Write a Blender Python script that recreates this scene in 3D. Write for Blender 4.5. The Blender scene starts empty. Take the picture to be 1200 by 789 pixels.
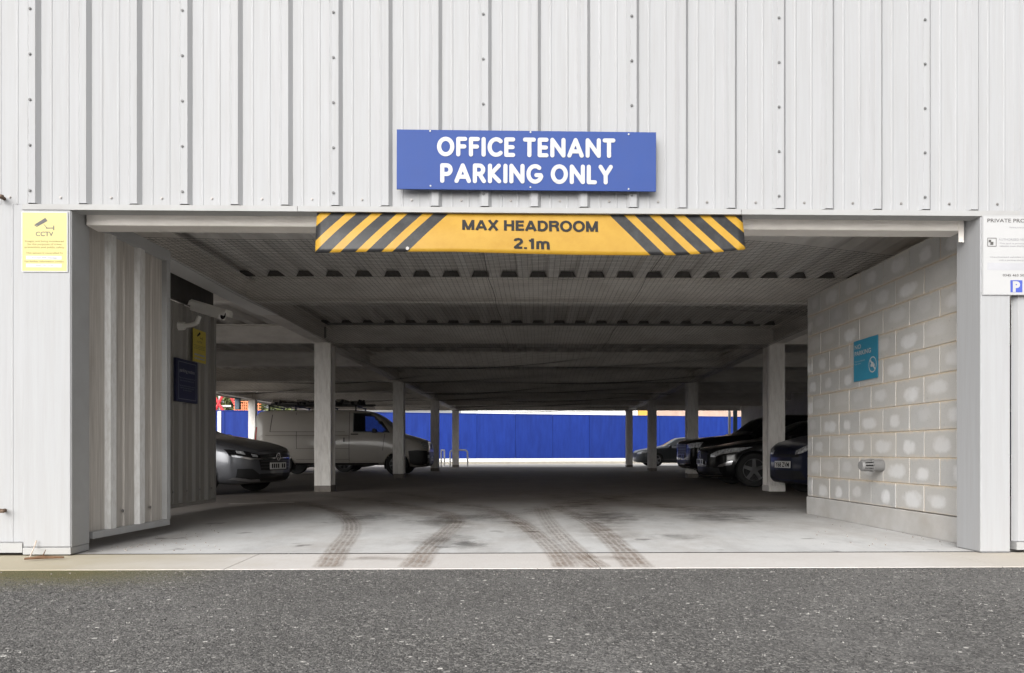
import bpy, bmesh, math, random
from mathutils import Vector, Matrix
from mathutils.bvhtree import BVHTree

random.seed(7)
S = bpy.context.scene
COL = S.collection
R = math.radians

# ------------------------------------------------------------------ camera, sky, sun, exposure
F = 903.0            # focal length in photo pixels (photo 1200 wide)
HZ = 530.0           # horizon row in the photo
H = 0.70             # camera height
cam_d = bpy.data.cameras.new("camera")
cam_d.sensor_width = 36.0
cam_d.lens = F / 1200 * 36
cam_d.shift_y = (HZ - 394.5) / 1200
cam_d.clip_end = 500
cam = bpy.data.objects.new("camera", cam_d)
cam.location = (0, 0, H)
cam.rotation_euler = (R(90), 0, 0)
COL.objects.link(cam)
S.camera = cam

SUN_DIR = Vector((-0.32, -0.82, 0.50)).normalized()
W = bpy.data.worlds.new("World")
S.world = W
W.use_nodes = True
wn, wl = W.node_tree.nodes, W.node_tree.links
bg = wn["Background"]
sky = wn.new("ShaderNodeTexSky")
sky.sky_type = 'NISHITA'
sky.sun_disc = False
sky.sun_elevation = math.asin(SUN_DIR.z)
sky.sun_rotation = math.atan2(SUN_DIR.x, SUN_DIR.y)
sky.dust_density = 4.0
sky.ozone_density = 0.6
hs = wn.new("ShaderNodeHueSaturation")
hs.inputs["Saturation"].default_value = 0.10
wl.new(sky.outputs[0], hs.inputs["Color"])
wl.new(hs.outputs[0], bg.inputs["Color"])
bg.inputs["Strength"].default_value = 0.15
sun_d = bpy.data.lights.new("sun", 'SUN')
sun_d.energy = 1.4
sun_d.angle = R(70)
sun_d.color = (1.0, 0.975, 0.94)
sun = bpy.data.objects.new("sun", sun_d)
sun.rotation_euler = SUN_DIR.to_track_quat('Z', 'Y').to_euler()
sun.location = (-8, -12, 18)
COL.objects.link(sun)
S.view_settings.view_transform = 'Standard'
S.view_settings.look = 'None'
S.view_settings.gamma = 1.0
S.view_settings.exposure = 0.69
S.cycles.use_denoising = True
S.cycles.max_bounces = 12
S.cycles.diffuse_bounces = 10

# ------------------------------------------------------------------ geometry helpers
def P(px, py, Y):
    return Vector(((px - 600) / F * Y, Y, H - (py - HZ) / F * Y))

def GP(px, py, z=0.0):
    Y = (H - z) * F / (py - HZ)
    return Vector(((px - 600) / F * Y, Y, z))

TH = 0.0221
FO = Vector((0, 5.36, 0))
MF = Matrix.Translation(FO) @ Matrix.Rotation(math.atan(TH), 4, 'Z')
MFI = MF.inverted()

def fu(px, v=0.0):
    """facade-local u of a photo column on the plane at depth v"""
    c = MFI @ Vector((0, 0, 0))
    d = MFI.to_3x3() @ Vector(((px - 600) / F, 1, 0))
    s = (v - c.y) / d.y
    return c.x + s * d.x

def fz(px, py, v=0.0):
    c = MFI @ Vector((0, 0, 0))
    d = MFI.to_3x3() @ Vector(((px - 600) / F, 1, 0))
    s = (v - c.y) / d.y
    return H - (py - HZ) / F * s

# skewed grid of the car park's steel frame
GO = Vector((0.688, 13.8, 0))
GA = Vector((1, 0.016, 0))
GB = Vector((0.0332, 1, 0))
MG = Matrix(((GA.x, GB.x, 0, GO.x), (GA.y, GB.y, 0, GO.y), (0, 0, 1, 0), (0, 0, 0, 1)))


class MB:
    def __init__(self):
        self.v, self.f, self.m, self.uv = [], [], [], {}

    def face(self, pts, mi=0, uv=None):
        n = len(self.v)
        self.v += [tuple(p) for p in pts]
        if uv: self.uv[len(self.f)] = uv
        self.f.append(tuple(range(n, n + len(pts))))
        self.m.append(mi)

    def mesh(self, v, f, mi=0):
        n = len(self.v)
        self.v += [tuple(p) for p in v]
        for q in f:
            self.f.append(tuple(i + n for i in q)); self.m.append(mi)

    def box(self, a, b, mi=0, M=None):
        x0, y0, z0 = a; x1, y1, z1 = b
        v = [Vector(p) for p in ((x0,y0,z0),(x1,y0,z0),(x1,y1,z0),(x0,y1,z0),(x0,y0,z1),(x1,y0,z1),(x1,y1,z1),(x0,y1,z1))]
        if M is not None: v = [M @ p for p in v]
        self.mesh(v, [(0,3,2,1),(4,5,6,7),(0,1,5,4),(1,2,6,5),(2,3,7,6),(3,0,4,7)], mi)

    def prism(self, poly, d, mi=0):
        """poly: 3D points, extruded by vector d"""
        d = Vector(d); n = len(poly)
        a = [Vector(p) for p in poly]
        b = [p + d for p in a]
        f = [tuple(range(n))[::-1], tuple(range(n, 2 * n))]
        f += [(i, (i + 1) % n, n + (i + 1) % n, n + i) for i in range(n)]
        self.mesh(a + b, f, mi)

    def tube(self, path, r, n=8, mi=0, caps=True):
        path = [Vector(p) for p in path]
        rs = r if isinstance(r, (list, tuple)) else [r] * len(path)
        rings = []; v = []
        t0 = (path[1] - path[0]).normalized()
        up = Vector((0, 0, 1)) if abs(t0.z) < .9 else Vector((1, 0, 0))
        x = t0.cross(up).normalized()
        for i, p in enumerate(path):
            if i == 0: t = path[1] - path[0]
            elif i == len(path) - 1: t = path[-1] - path[-2]
            else: t = path[i + 1] - path[i - 1]
            t.normalize()
            x = (x - t * x.dot(t)).normalized()
            y = t.cross(x)
            for k in range(n):
                a = 2 * math.pi * k / n
                v.append(p + (x * math.cos(a) + y * math.sin(a)) * rs[i])
        f = []
        for i in range(len(path) - 1):
            for k in range(n):
                a, b = i * n + k, i * n + (k + 1) % n
                f.append((a, b, b + n, a + n))
        if caps:
            f.append(tuple(range(n))[::-1])
            f.append(tuple(range((len(path) - 1) * n, len(path) * n)))
        self.mesh(v, f, mi)

    def build(self, name, mats, parent=None, smooth=False, M=None, bevel=0, angle=None):
        me = bpy.data.meshes.new(name)
        vs = [M @ Vector(p) for p in self.v] if M is not None else self.v
        me.from_pydata([tuple(p) for p in vs], [], self.f)
        if not isinstance(mats, (list, tuple)): mats = [mats]
        for m in mats: me.materials.append(m)
        me.polygons.foreach_set("material_index", self.m)
        if self.uv:
            ul = me.uv_layers.new(name="UVMap")
            for fi, uvs in self.uv.items():
                for li, uv in zip(me.polygons[fi].loop_indices, uvs):
                    ul.data[li].uv = uv
        me.polygons.foreach_set("use_smooth", [smooth] * len(me.polygons))
        me.update()
        o = bpy.data.objects.new(name, me)
        COL.objects.link(o)
        if smooth and angle:
            me.set_sharp_from_angle(angle=R(angle))
        if parent is not None: o.parent = parent
        if bevel:
            b = o.modifiers.new("bevel", 'BEVEL'); b.width = bevel; b.segments = 2; b.limit_method = 'ANGLE'
        return o


def tag(o, label, cat, group=None):
    o["label"] = label; o["category"] = cat
    if group: o["group"] = group
    return o

def thing(name, label, cat, loc=(0, 0, 0), rz=0.0, group=None):
    o = bpy.data.objects.new(name, None)
    o.empty_display_size = 0.1
    o.location = loc; o.rotation_euler = (0, 0, rz)
    COL.objects.link(o)
    return tag(o, label, cat, group)

def struct(o):
    o["kind"] = "structure"; return o

def stuff(o):
    o["kind"] = "stuff"; return o

# ------------------------------------------------------------------ material helpers
def nt(name):
    m = bpy.data.materials.new(name); m.use_nodes = True
    return m, m.node_tree.nodes, m.node_tree.links, m.node_tree.nodes["Principled BSDF"]

def noise(n, l, coord, scale, detail=4, rough=.55, stretch=None):
    t = n.new("ShaderNodeTexNoise")
    t.inputs["Scale"].default_value = scale
    t.inputs["Detail"].default_value = detail
    t.inputs["Roughness"].default_value = rough
    if stretch:
        mp = n.new("ShaderNodeMapping"); mp.inputs["Scale"].default_value = stretch
        l.new(coord, mp.inputs["Vector"]); coord = mp.outputs[0]
    l.new(coord, t.inputs["Vector"])
    return t.outputs["Fac"]

def ramp(n, l, fac, stops, interp='LINEAR'):
    r = n.new("ShaderNodeValToRGB")
    r.color_ramp.interpolation = interp
    e = r.color_ramp.elements
    while len(e) < len(stops): e.new(0.5)
    for k, (p, c) in enumerate(stops):
        e[k].position = p
        e[k].color = (c, c, c, 1) if isinstance(c, (int, float)) else (*c, 1)
    l.new(fac, r.inputs["Fac"])
    return r.outputs["Color"]

def mix(n, l, fac, a, b, mode='MIX'):
    m = n.new("ShaderNodeMix"); m.data_type = 'RGBA'; m.blend_type = mode
    for s, x in ((m.inputs[0], fac), (m.inputs[6], a), (m.inputs[7], b)):
        if isinstance(x, (int, float)): s.default_value = x if s.type == 'VALUE' else (x, x, x, 1)
        elif isinstance(x, tuple): s.default_value = (*x, 1)
        else: l.new(x, s)
    return m.outputs[2]

def math_(n, l, op, a, b=0.0, c=None):
    m = n.new("ShaderNodeMath"); m.operation = op
    for s, x in zip(m.inputs, (a, b, c)):
        if x is None: continue
        if isinstance(x, (int, float)): s.default_value = x
        else: l.new(x, s)
    return m.outputs[0]

def bump(n, l, h, p, strength=.3, dist=.01):
    b = n.new("ShaderNodeBump"); b.inputs["Strength"].default_value = strength; b.inputs["Distance"].default_value = dist
    l.new(h, b.inputs["Height"]); l.new(b.outputs[0], p.inputs["Normal"])

def mat(name, c, rough=.5, metal=0.0, vary=.08, scale=6.0, stretch=None, dirt=None, dirt_amt=.4, dirt_scale=2.5, bmp=0.0, bscale=60, coat=0.0, spec=.5):
    m, n, l, p = nt(name)
    tc = n.new("ShaderNodeTexCoord").outputs["Object"]
    f = noise(n, l, tc, scale, 5, .6, stretch)
    lo = tuple(max(0, x * (1 - vary)) for x in c); hi = tuple(min(1, x * (1 + vary)) for x in c)
    col = ramp(n, l, f, [(.3, lo), (.7, hi)])
    if dirt:
        d = noise(n, l, tc, dirt_scale, 6, .65, stretch)
        k = ramp(n, l, d, [(.42, 0.0), (.75, dirt_amt)])
        col = mix(n, l, k, col, dirt)
    l.new(col, p.inputs["Base Color"])
    p.inputs["Roughness"].default_value = rough
    p.inputs["Metallic"].default_value = metal
    p.inputs["Specular IOR Level"].default_value = spec
    p.inputs["Coat Weight"].default_value = coat
    p.inputs["Coat Roughness"].default_value = .05
    if bmp: bump(n, l, noise(n, l, tc, bscale, 4), p, bmp, .005)
    return m

M = {}
M['clad'] = mat('white_coated_steel', (.343, .346, .354), .65, spec=.25, vary=.03, scale=3, stretch=(9, 9, .35), dirt=(.27, .26, .245), dirt_amt=.30, dirt_scale=5, bmp=.03, bscale=9)
M['clad_edge'] = mat('white_trim_steel', (.345, .345, .343), .65, spec=.25, vary=.05, scale=4, dirt=(.28, .265, .24), dirt_amt=.28, dirt_scale=7, bmp=.05, bscale=14)
M['clad_dirty'] = mat('grimy_coated_steel', (.47, .44, .405), .6, vary=.14, scale=3, stretch=(14, 14, .5), dirt=(.27, .235, .20), dirt_amt=.75, dirt_scale=4, bmp=.05, bscale=30)
M['clad_rib'] = mat('weathered_rib_steel', (.66, .655, .64), .5, vary=.06, scale=5, stretch=(5, 5, 1.5), dirt=(.38, .34, .30), dirt_amt=.5, dirt_scale=9)
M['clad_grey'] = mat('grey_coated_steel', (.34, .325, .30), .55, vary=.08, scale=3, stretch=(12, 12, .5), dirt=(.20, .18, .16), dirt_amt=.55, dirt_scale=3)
M['screw'] = mat('zinc_screw', (.25, .24, .23), .5, .6)
M['screw_dark'] = mat('plastic_capped_screw', (.13, .13, .13), .5)
M['rust'] = mat('rusty_bolt', (.12, .08, .055), .8, vary=.4, scale=60)
M['beam'] = mat('painted_beam_steel', (.80, .77, .73), .55, vary=.07, scale=3, stretch=(1, 1, 3), dirt=(.38, .34, .30), dirt_amt=.4, dirt_scale=2)
M['beam_pale'] = mat('pale_painted_steel', (.74, .70, .65), .5, vary=.04, scale=3, dirt=(.40, .36, .32), dirt_amt=.3, dirt_scale=3)
M['column'] = mat('white_painted_column', (.76, .735, .70), .5, vary=.05, scale=4, stretch=(4, 4, .8), dirt=(.36, .32, .28), dirt_amt=.45, dirt_scale=6)
M['column_base'] = mat('dark_column_base', (.20, .18, .16), .8, vary=.2, scale=12)
M['deck'] = mat('galvanised_deck', (.80, .78, .755), .5, .0, vary=.10, scale=2, stretch=(6, .4, 6), dirt=(.60, .57, .54), dirt_amt=.5, dirt_scale=1.2)
M['net'] = mat('black_net_cord', (.085, .08, .076), .9)
M['blue'] = mat('blue_sign_enamel', (.027, .059, .215), .6, spec=.25, vary=.03, scale=3, dirt=(.045, .065, .19), dirt_amt=.25, dirt_scale=5)
M['white'] = mat('white_vinyl', (.41, .41, .41), .4, vary=.02)
M['black'] = mat('black_vinyl', (.018, .017, .017), .6, vary=.1, spec=.2)
M['grey_ink'] = mat('grey_ink', (.075, .07, .066), .6)
M['pale_ink'] = mat('pale_grey_ink', (.27, .27, .28), .6)
M['yellow'] = mat('pale_yellow_plastic', (.40, .345, .105), .4, vary=.02)
M['yellow_old'] = mat('faded_yellow_plastic', (.62, .50, .08), .5, vary=.05)
M['navy'] = mat('navy_sign_plate', (.022, .026, .065), .4)
M['teal'] = mat('teal_sign_plate', (.03, .21, .32), .4, vary=.04)
M['brand_blue'] = mat('blue_print', (.05, .08, .36), .4)
M['hoard'] = mat('blue_hoarding_paint', (.0045, .023, .185), .6, spec=.25, vary=.13, scale=.8, stretch=(3, 3, .5), dirt=(.012, .042, .25), dirt_amt=.5, dirt_scale=1.6)
M['skirting'] = mat('white_skirting_board', (.80, .80, .78), .6)
M['kerb'] = mat('beige_kerb_concrete', (.42, .39, .33), .85, vary=.12, scale=3)
M['plinth'] = mat('painted_plinth', (.44, .432, .42), .8, vary=.10, scale=3, dirt=(.30, .265, .225), dirt_amt=.6, dirt_scale=2.2, bmp=.2, bscale=30)
M['mortar'] = mat('sandy_mortar', (.50, .42, .32), .95, vary=.15, scale=20, bmp=.4, bscale=120)
M['pipe'] = mat('grey_plastic_pipe', (.17, .168, .165), .5, vary=.05)
M['void_shade'] = mat('deck_void_shade', (.07, .066, .062), .95)
M['cover'] = mat('white_soffit_cover', (.85, .84, .82), .5, vary=.02)
M['dark'] = mat('dark_void', (.012, .012, .012), .9)
M['cream'] = mat('cream_camera_housing', (.84, .82, .77), .4, vary=.03)
M['glassdark'] = mat('dark_lens', (.01, .01, .012), .08)
M['brick_far'] = mat('pink_brick_far', (.50, .36, .29), .9, vary=.15, scale=1.5)
M['render_far'] = mat('white_render_far', (.72, .72, .70), .9, vary=.05, scale=.5)
M['amber'] = mat('orange_cladding', (.62, .33, .05), .6)
M['paint_line'] = mat('worn_white_line', (.52, .50, .46), .8, vary=.25, scale=8)
M['tealpost'] = mat('slate_blue_steel', (.045, .085, .12), .5)
M['red'] = mat('red_painted_steel', (.62, .05, .06), .5)
M['orange'] = mat('orange_mesh', (.78, .23, .10), .7)
M['bag'] = mat('grey_canvas', (.22, .20, .18), .9, vary=.3)
M['twig'] = mat('brown_twig', (.14, .075, .04), .9, vary=.3, scale=40)
M['cord'] = mat('bleached_string', (.55, .47, .40), .9)
M['steelbright'] = mat('galvanised_hoop', (.62, .61, .58), .35, .3)


def vary_by_object(m, amt):
    n, l = m.node_tree.nodes, m.node_tree.links
    p = n["Principled BSDF"]; src = p.inputs["Base Color"].links[0].from_socket
    oi = n.new("ShaderNodeObjectInfo").outputs["Random"]
    k = math_(n, l, 'MULTIPLY_ADD', oi, 2 * amt, 1 - amt)
    cx = n.new("ShaderNodeCombineColor")
    for i in range(3): l.new(k, cx.inputs[i])
    l.new(mix(n, l, 1.0, src, cx.outputs[0], 'MULTIPLY'), p.inputs["Base Color"])
vary_by_object(M['hoard'], .10); vary_by_object(M['clad'], .018); vary_by_object(M['deck'], .05)

def block_mat():
    m, n, l, p = nt('painted_concrete_block')
    tc = n.new("ShaderNodeTexCoord").outputs["Object"]
    oi = n.new("ShaderNodeObjectInfo").outputs["Random"]
    off = n.new("ShaderNodeVectorMath"); off.operation = 'ADD'
    cx = n.new("ShaderNodeCombineXYZ")
    l.new(math_(n, l, 'MULTIPLY', oi, 37.0), cx.inputs[0]); l.new(math_(n, l, 'MULTIPLY', oi, 91.0), cx.inputs[1])
    l.new(tc, off.inputs[0]); l.new(cx.outputs[0], off.inputs[1])
    sp = n.new("ShaderNodeSeparateXYZ"); l.new(tc, sp.inputs[0])
    r1 = math_(n, l, 'FRACT', math_(n, l, 'MULTIPLY', oi, 17.3))
    r2 = math_(n, l, 'FRACT', math_(n, l, 'MULTIPLY', oi, 53.7))
    r3 = math_(n, l, 'FRACT', math_(n, l, 'MULTIPLY', oi, 131.9))
    wob = noise(n, l, off.outputs[0], 11, 6, .65)
    # worn oval patch in the middle of every block (superellipse)
    ex = math_(n, l, 'DIVIDE', math_(n, l, 'ADD', sp.outputs[0], math_(n, l, 'MULTIPLY_ADD', r1, .11, -.055)), math_(n, l, 'MULTIPLY_ADD', r2, .09, .085))
    ez = math_(n, l, 'DIVIDE', math_(n, l, 'ADD', sp.outputs[2], math_(n, l, 'MULTIPLY_ADD', r3, .05, -.025)), math_(n, l, 'MULTIPLY_ADD', r1, .018, .060))
    d = math_(n, l, 'ADD', math_(n, l, 'POWER', math_(n, l, 'ABSOLUTE', ex), 2.6), math_(n, l, 'POWER', math_(n, l, 'ABSOLUTE', ez), 2.6))
    d = math_(n, l, 'ADD', d, math_(n, l, 'MULTIPLY_ADD', wob, 2.2, -1.1))
    k = ramp(n, l, d, [(.15, 1.0), (1.25, 0.0)])
    k = math_(n, l, 'MULTIPLY', k, math_(n, l, 'MULTIPLY_ADD', r3, .8, .15))
    base = mix(n, l, noise(n, l, off.outputs[0], 14, 6, .7), (.365, .362, .355), (.46, .458, .45))
    base = mix(n, l, r2, base, (.46, .445, .42))
    fine = noise(n, l, off.outputs[0], 160, 3)
    base = mix(n, l, ramp(n, l, fine, [(.35, .0), (.75, .35)]), base, (.28, .275, .27))
    pat = mix(n, l, noise(n, l, off.outputs[0], 22, 4), (.58, .585, .59), (.67, .67, .67))
    base = mix(n, l, ramp(n, l, noise(n, l, off.outputs[0], 38, 5, .7), [(.62, 0.0), (.70, .6)]), base, (.22, .215, .21))
    # sandy stain towards block edges
    edge = ramp(n, l, d, [(.9, 0.0), (1.0, .18)])
    c = mix(n, l, k, base, pat)
    zz = math_(n, l, 'DIVIDE', math_(n, l, 'ABSOLUTE', sp.outputs[2]), .108)
    sm_ = math_(n, l, 'ADD', zz, math_(n, l, 'MULTIPLY_ADD', noise(n, l, off.outputs[0], 16, 5, .7), .9, -.45))
    c = mix(n, l, ramp(n, l, sm_, [(.80, 0.0), (1.1, .75)]), c, (.50, .45, .385))
    gw = n.new("ShaderNodeNewGeometry").outputs["Position"]
    brown = ramp(n, l, noise(n, l, gw, 1.3, 4), [(.45, 0.0), (.75, .28)])
    c = mix(n, l, brown, c, (.40, .355, .30))
    l.new(c, p.inputs["Base Color"]); p.inputs["Roughness"].default_value = .9
    bump(n, l, math_(n, l, 'ADD', fine, math_(n, l, 'MULTIPLY', wob, .6)), p, .35, .004)
    return m
M['block'] = block_mat()


def asphalt_mat():
    m, n, l, p = nt('weathered_asphalt')
    g = n.new("ShaderNodeNewGeometry").outputs["Position"]
    def vor(scale):
        v = n.new("ShaderNodeTexVoronoi"); v.inputs["Scale"].default_value = scale
        l.new(g, v.inputs["Vector"])
        s = n.new("ShaderNodeSeparateColor"); l.new(v.outputs["Color"], s.inputs[0])
        return v.outputs["Distance"], s.outputs[0], s.outputs[1]
    d1, a1, b1 = vor(140)
    d2, a2, b2 = vor(85)
    d3, a3, b3 = vor(34)
    c = ramp(n, l, a1, [(.0, (.026, .025, .024)), (.5, (.085, .081, .078)), (.84, (.175, .168, .16)), (.96, (.33, .32, .30))])
    c2 = ramp(n, l, a2, [(.0, (.026, .025, .024)), (.65, (.10, .096, .092)), (.94, (.32, .31, .29))])
    c = mix(n, l, .45, c, c2)
    # pale chips
    chip = ramp(n, l, a3, [(.94, 0.0), (.96, 1.0)])
    near = ramp(n, l, d3, [(.28, 1.0), (.38, 0.0)])
    c = mix(n, l, math_(n, l, 'MULTIPLY', math_(n, l, 'MULTIPLY', chip, near), b3), c, (.80, .77, .72))
    big = noise(n, l, g, 1.1, 6, .65)
    c = mix(n, l, ramp(n, l, big, [(.45, 0.0), (.75, .35)]), c, (.24, .232, .224))
    c = mix(n, l, ramp(n, l, noise(n, l, g, .6, 4), [(.35, .3), (.6, 0.0)]), c, (.055, .052, .05))
    # moss and dirt where the asphalt meets the apron on the left
    sp = n.new("ShaderNodeSeparateXYZ"); l.new(g, sp.inputs[0])
    mx = n.new("ShaderNodeMapRange"); mx.inputs[1].default_value = -1.6; mx.inputs[2].default_value = -2.5
    l.new(sp.outputs[0], mx.inputs[0])
    my = n.new("ShaderNodeMapRange"); my.inputs[1].default_value = 3.9; my.inputs[2].default_value = 4.4
    l.new(math_(n, l, 'MULTIPLY_ADD', noise(n, l, g, 7, 5), .5, math_(n, l, 'SUBTRACT', sp.outputs[1], .25)), my.inputs[0])
    moss = math_(n, l, 'MULTIPLY', mx.outputs[0], my.outputs[0])
    c = mix(n, l, math_(n, l, 'MULTIPLY', moss, .95), c, mix(n, l, noise(n, l, g, 30, 4), (.05, .065, .012), (.15, .11, .045)))
    l.new(c, p.inputs["Base Color"]); p.inputs["Roughness"].default_value = .88
    h = math_(n, l, 'ADD', math_(n, l, 'MULTIPLY', d1, -1.0), math_(n, l, 'MULTIPLY', d2, -.8))
    bump(n, l, h, p, .8, .008)
    return m
M['asphalt'] = asphalt_mat()


def slab_mat():
    m, n, l, p = nt('worn_concrete_slab')
    g = n.new("ShaderNodeNewGeometry").outputs["Position"]
    sp = n.new("ShaderNodeSeparateXYZ"); l.new(g, sp.inputs[0])
    big = noise(n, l, g, .9, 6, .6)
    c = mix(n, l, ramp(n, l, big, [(.3, 0.0), (.7, 1.0)]), (.50, .505, .505), (.58, .58, .575))
    c = mix(n, l, ramp(n, l, noise(n, l, g, 3.5, 7, .7, (1, .35, 1)), [(.48, 0.0), (.78, .55)]), c, (.30, .30, .30))
    c = mix(n, l, ramp(n, l, noise(n, l, g, 60, 3), [(.4, 0.0), (.8, .3)]), c, (.33, .325, .32))
    # ground-in brown dirt carried in by the cars, plus painted shade deeper inside
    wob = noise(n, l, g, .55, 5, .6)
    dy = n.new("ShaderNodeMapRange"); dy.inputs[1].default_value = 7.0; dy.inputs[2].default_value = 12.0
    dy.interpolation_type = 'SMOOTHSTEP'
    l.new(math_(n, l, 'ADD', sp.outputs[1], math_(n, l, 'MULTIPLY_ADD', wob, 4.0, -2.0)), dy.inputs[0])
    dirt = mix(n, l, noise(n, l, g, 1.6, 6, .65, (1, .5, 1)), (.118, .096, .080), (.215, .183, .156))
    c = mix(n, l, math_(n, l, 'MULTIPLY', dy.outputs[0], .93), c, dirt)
    # side dirt by the left panel
    dx = n.new("ShaderNodeMapRange"); dx.inputs[1].default_value = -2.3; dx.inputs[2].default_value = -3.1
    l.new(math_(n, l, 'ADD', sp.outputs[0], math_(n, l, 'MULTIPLY_ADD', wob, 1.2, -.6)), dx.inputs[0])
    c = mix(n, l, math_(n, l, 'MULTIPLY', dx.outputs[0], .7), c, (.17, .15, .135))
    grime = ramp(n, l, noise(n, l, g, 1.4, 8, .72, (.8, .45, 1)), [(.46, 0.0), (.72, .55)])
    c = mix(n, l, grime, c, (.30, .265, .235))
    c = mix(n, l, ramp(n, l, noise(n, l, g, 11, 6, .75), [(.58, 0.0), (.78, .4)]), c, (.24, .225, .21))
    # oil spots
    spots = ramp(n, l, noise(n, l, g, 2.3, 3, .5), [(.66, 0.0), (.72, .75)])
    c = mix(n, l, spots, c, (.13, .12, .115))
    l.new(c, p.inputs["Base Color"])
    p.inputs["Roughness"].default_value = .75
    bump(n, l, math_(n, l, 'ADD', noise(n, l, g, 90, 4), math_(n, l, 'MULTIPLY', noise(n, l, g, 6, 4), 1.5)), p, .15, .004)
    return m
M['slab'] = slab_mat()


def apron_mat():
    m, n, l, p = nt('pale_apron_concrete')
    g = n.new("ShaderNodeNewGeometry").outputs["Position"]
    sp = n.new("ShaderNodeSeparateXYZ"); l.new(g, sp.inputs[0])
    c = mix(n, l, noise(n, l, g, 2.2, 6, .65), (.46, .435, .415), (.60, .58, .56))
    c = mix(n, l, ramp(n, l, noise(n, l, g, 24, 5, .6, (4, .5, 1)), [(.45, 0.0), (.8, .5)]), c, (.46, .41, .37))
    mx = n.new("ShaderNodeMapRange"); mx.inputs[1].default_value = -1.5; mx.inputs[2].default_value = -2.9
    l.new(math_(n, l, 'ADD', sp.outputs[0], math_(n, l, 'MULTIPLY_ADD', noise(n, l, g, 3, 4), 1.0, -.5)), mx.inputs[0])
    c = mix(n, l, math_(n, l, 'MULTIPLY', mx.outputs[0], .75), c, (.33, .28, .17))
    mr = n.new("ShaderNodeMapRange"); mr.inputs[1].default_value = 2.5; mr.inputs[2].default_value = 3.4
    l.new(sp.outputs[0], mr.inputs[0])
    c = mix(n, l, math_(n, l, 'MULTIPLY', mr.outputs[0], .5), c, (.36, .30, .20))
    e = ramp(n, l, noise(n, l, g, 9, 5), [(.4, 0.0), (.7, .6)])
    l.new(c, p.inputs["Base Color"]); p.inputs["Roughness"].default_value = .85
    bump(n, l, noise(n, l, g, 70, 5), p, .25, .004)
    return m
M['apron'] = apron_mat()


def decal_mat(name, c, lines):
    m, n, l, p = nt(name)
    uv = n.new("ShaderNodeTexCoord").outputs["UV"]
    g = n.new("ShaderNodeNewGeometry").outputs["Position"]
    sp = n.new("ShaderNodeSeparateXYZ"); l.new(uv, sp.inputs[0])
    if lines is None:
        e0 = ramp(n, l, sp.outputs[0], [(0.0, 0.0), (.5, 1.0), (1.0, 0.0)])
        e1 = ramp(n, l, sp.outputs[1], [(0.0, 0.0), (.2, 1.0), (.7, .8), (1.0, 0.0)])
        nn = ramp(n, l, noise(n, l, g, 3.2, 7, .72), [(.36, 0.0), (.66, 1.0)])
        a = math_(n, l, 'MULTIPLY', math_(n, l, 'MULTIPLY', e0, e1), nn)
    elif lines:
        s = math_(n, l, 'ABSOLUTE', math_(n, l, 'SINE', math_(n, l, 'MULTIPLY', math_(n, l, 'ADD', sp.outputs[0], math_(n, l, 'MULTIPLY_ADD', noise(n, l, g, 9, 4), .16, -.08)), math.pi * 5)))
        a = ramp(n, l, s, [(.1, .30), (.8, 1.0)])
        tread = math_(n, l, 'ABSOLUTE', math_(n, l, 'SINE', math_(n, l, 'MULTIPLY', sp.outputs[1], 150.0)))
        a = math_(n, l, 'MULTIPLY', a, math_(n, l, 'MULTIPLY_ADD', noise(n, l, g, 26, 5, .7), .8, .5))
        en = ramp(n, l, sp.outputs[1], [(0.0, .9), (.3, .62), (.75, .4), (1.0, 0.0)])
        ed = math_(n, l, 'MULTIPLY', ramp(n, l, sp.outputs[0], [(0.0, 0.0), (.2, 1.0)]), ramp(n, l, sp.outputs[0], [(.8, 1.0), (1.0, 0.0)]))
        a = math_(n, l, 'MULTIPLY', math_(n, l, 'MULTIPLY', a, en), ed)
        a = math_(n, l, 'MULTIPLY', a, ramp(n, l, noise(n, l, g, 7, 6, .75), [(.3, .10), (.62, .95)]))
    else:
        dx = math_(n, l, 'SUBTRACT', sp.outputs[0], .5); dy = math_(n, l, 'SUBTRACT', sp.outputs[1], .5)
        d = math_(n, l, 'SQRT', math_(n, l, 'ADD', math_(n, l, 'MULTIPLY', dx, dx), math_(n, l, 'MULTIPLY', dy, dy)))
        d = math_(n, l, 'ADD', d, math_(n, l, 'MULTIPLY_ADD', noise(n, l, g, 5, 7, .72), 1.3, -.65))
        a = ramp(n, l, d, [(.0, .75), (.36, 0.0)])
    a = math_(n, l, 'MULTIPLY', a, .85 if lines else .6)
    l.new(a, p.inputs["Alpha"])
    p.inputs["Base Color"].default_value = (*c, 1); p.inputs["Roughness"].default_value = .85
    return m
M['tyremark'] = decal_mat('brown_tyre_print', (.20, .135, .088), True)
M['oil'] = decal_mat('dark_damp_stain', (.10, .092, .085), False)


def glass_mat(name, c, alpha):
    m, n, l, p = nt(name)
    p.inputs["Base Color"].default_value = (*c, 1); p.inputs["Roughness"].default_value = .04
    tr = n.new("ShaderNodeBsdfTransparent"); tr.inputs[0].default_value = (.75, .82, .85, 1)
    mx = n.new("ShaderNodeMixShader"); mx.inputs[0].default_value = alpha
    l.new(tr.outputs[0], mx.inputs[1]); l.new(p.outputs[0], mx.inputs[2])
    l.new(mx.outputs[0], n["Material Output"].inputs[0])
    return m
M['carglass'] = glass_mat('car_window_glass', (.012, .014, .016), .45)
M['headglass'] = mat('headlamp_lens', (.55, .56, .58), .12, .3, vary=.6, scale=22)
M['tyre'] = mat('tyre_rubber', (.018, .018, .018), .8)
M['rim'] = mat('dark_alloy', (.12, .12, .125), .35, .7)
M['rim_light'] = mat('silver_alloy', (.36, .36, .37), .3, .8)
M['chrome'] = mat('chrome_trim', (.62, .62, .64), .15, 1.0, vary=.02)
M['trim'] = mat('black_plastic_trim', (.014, .014, .015), .5)
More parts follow.
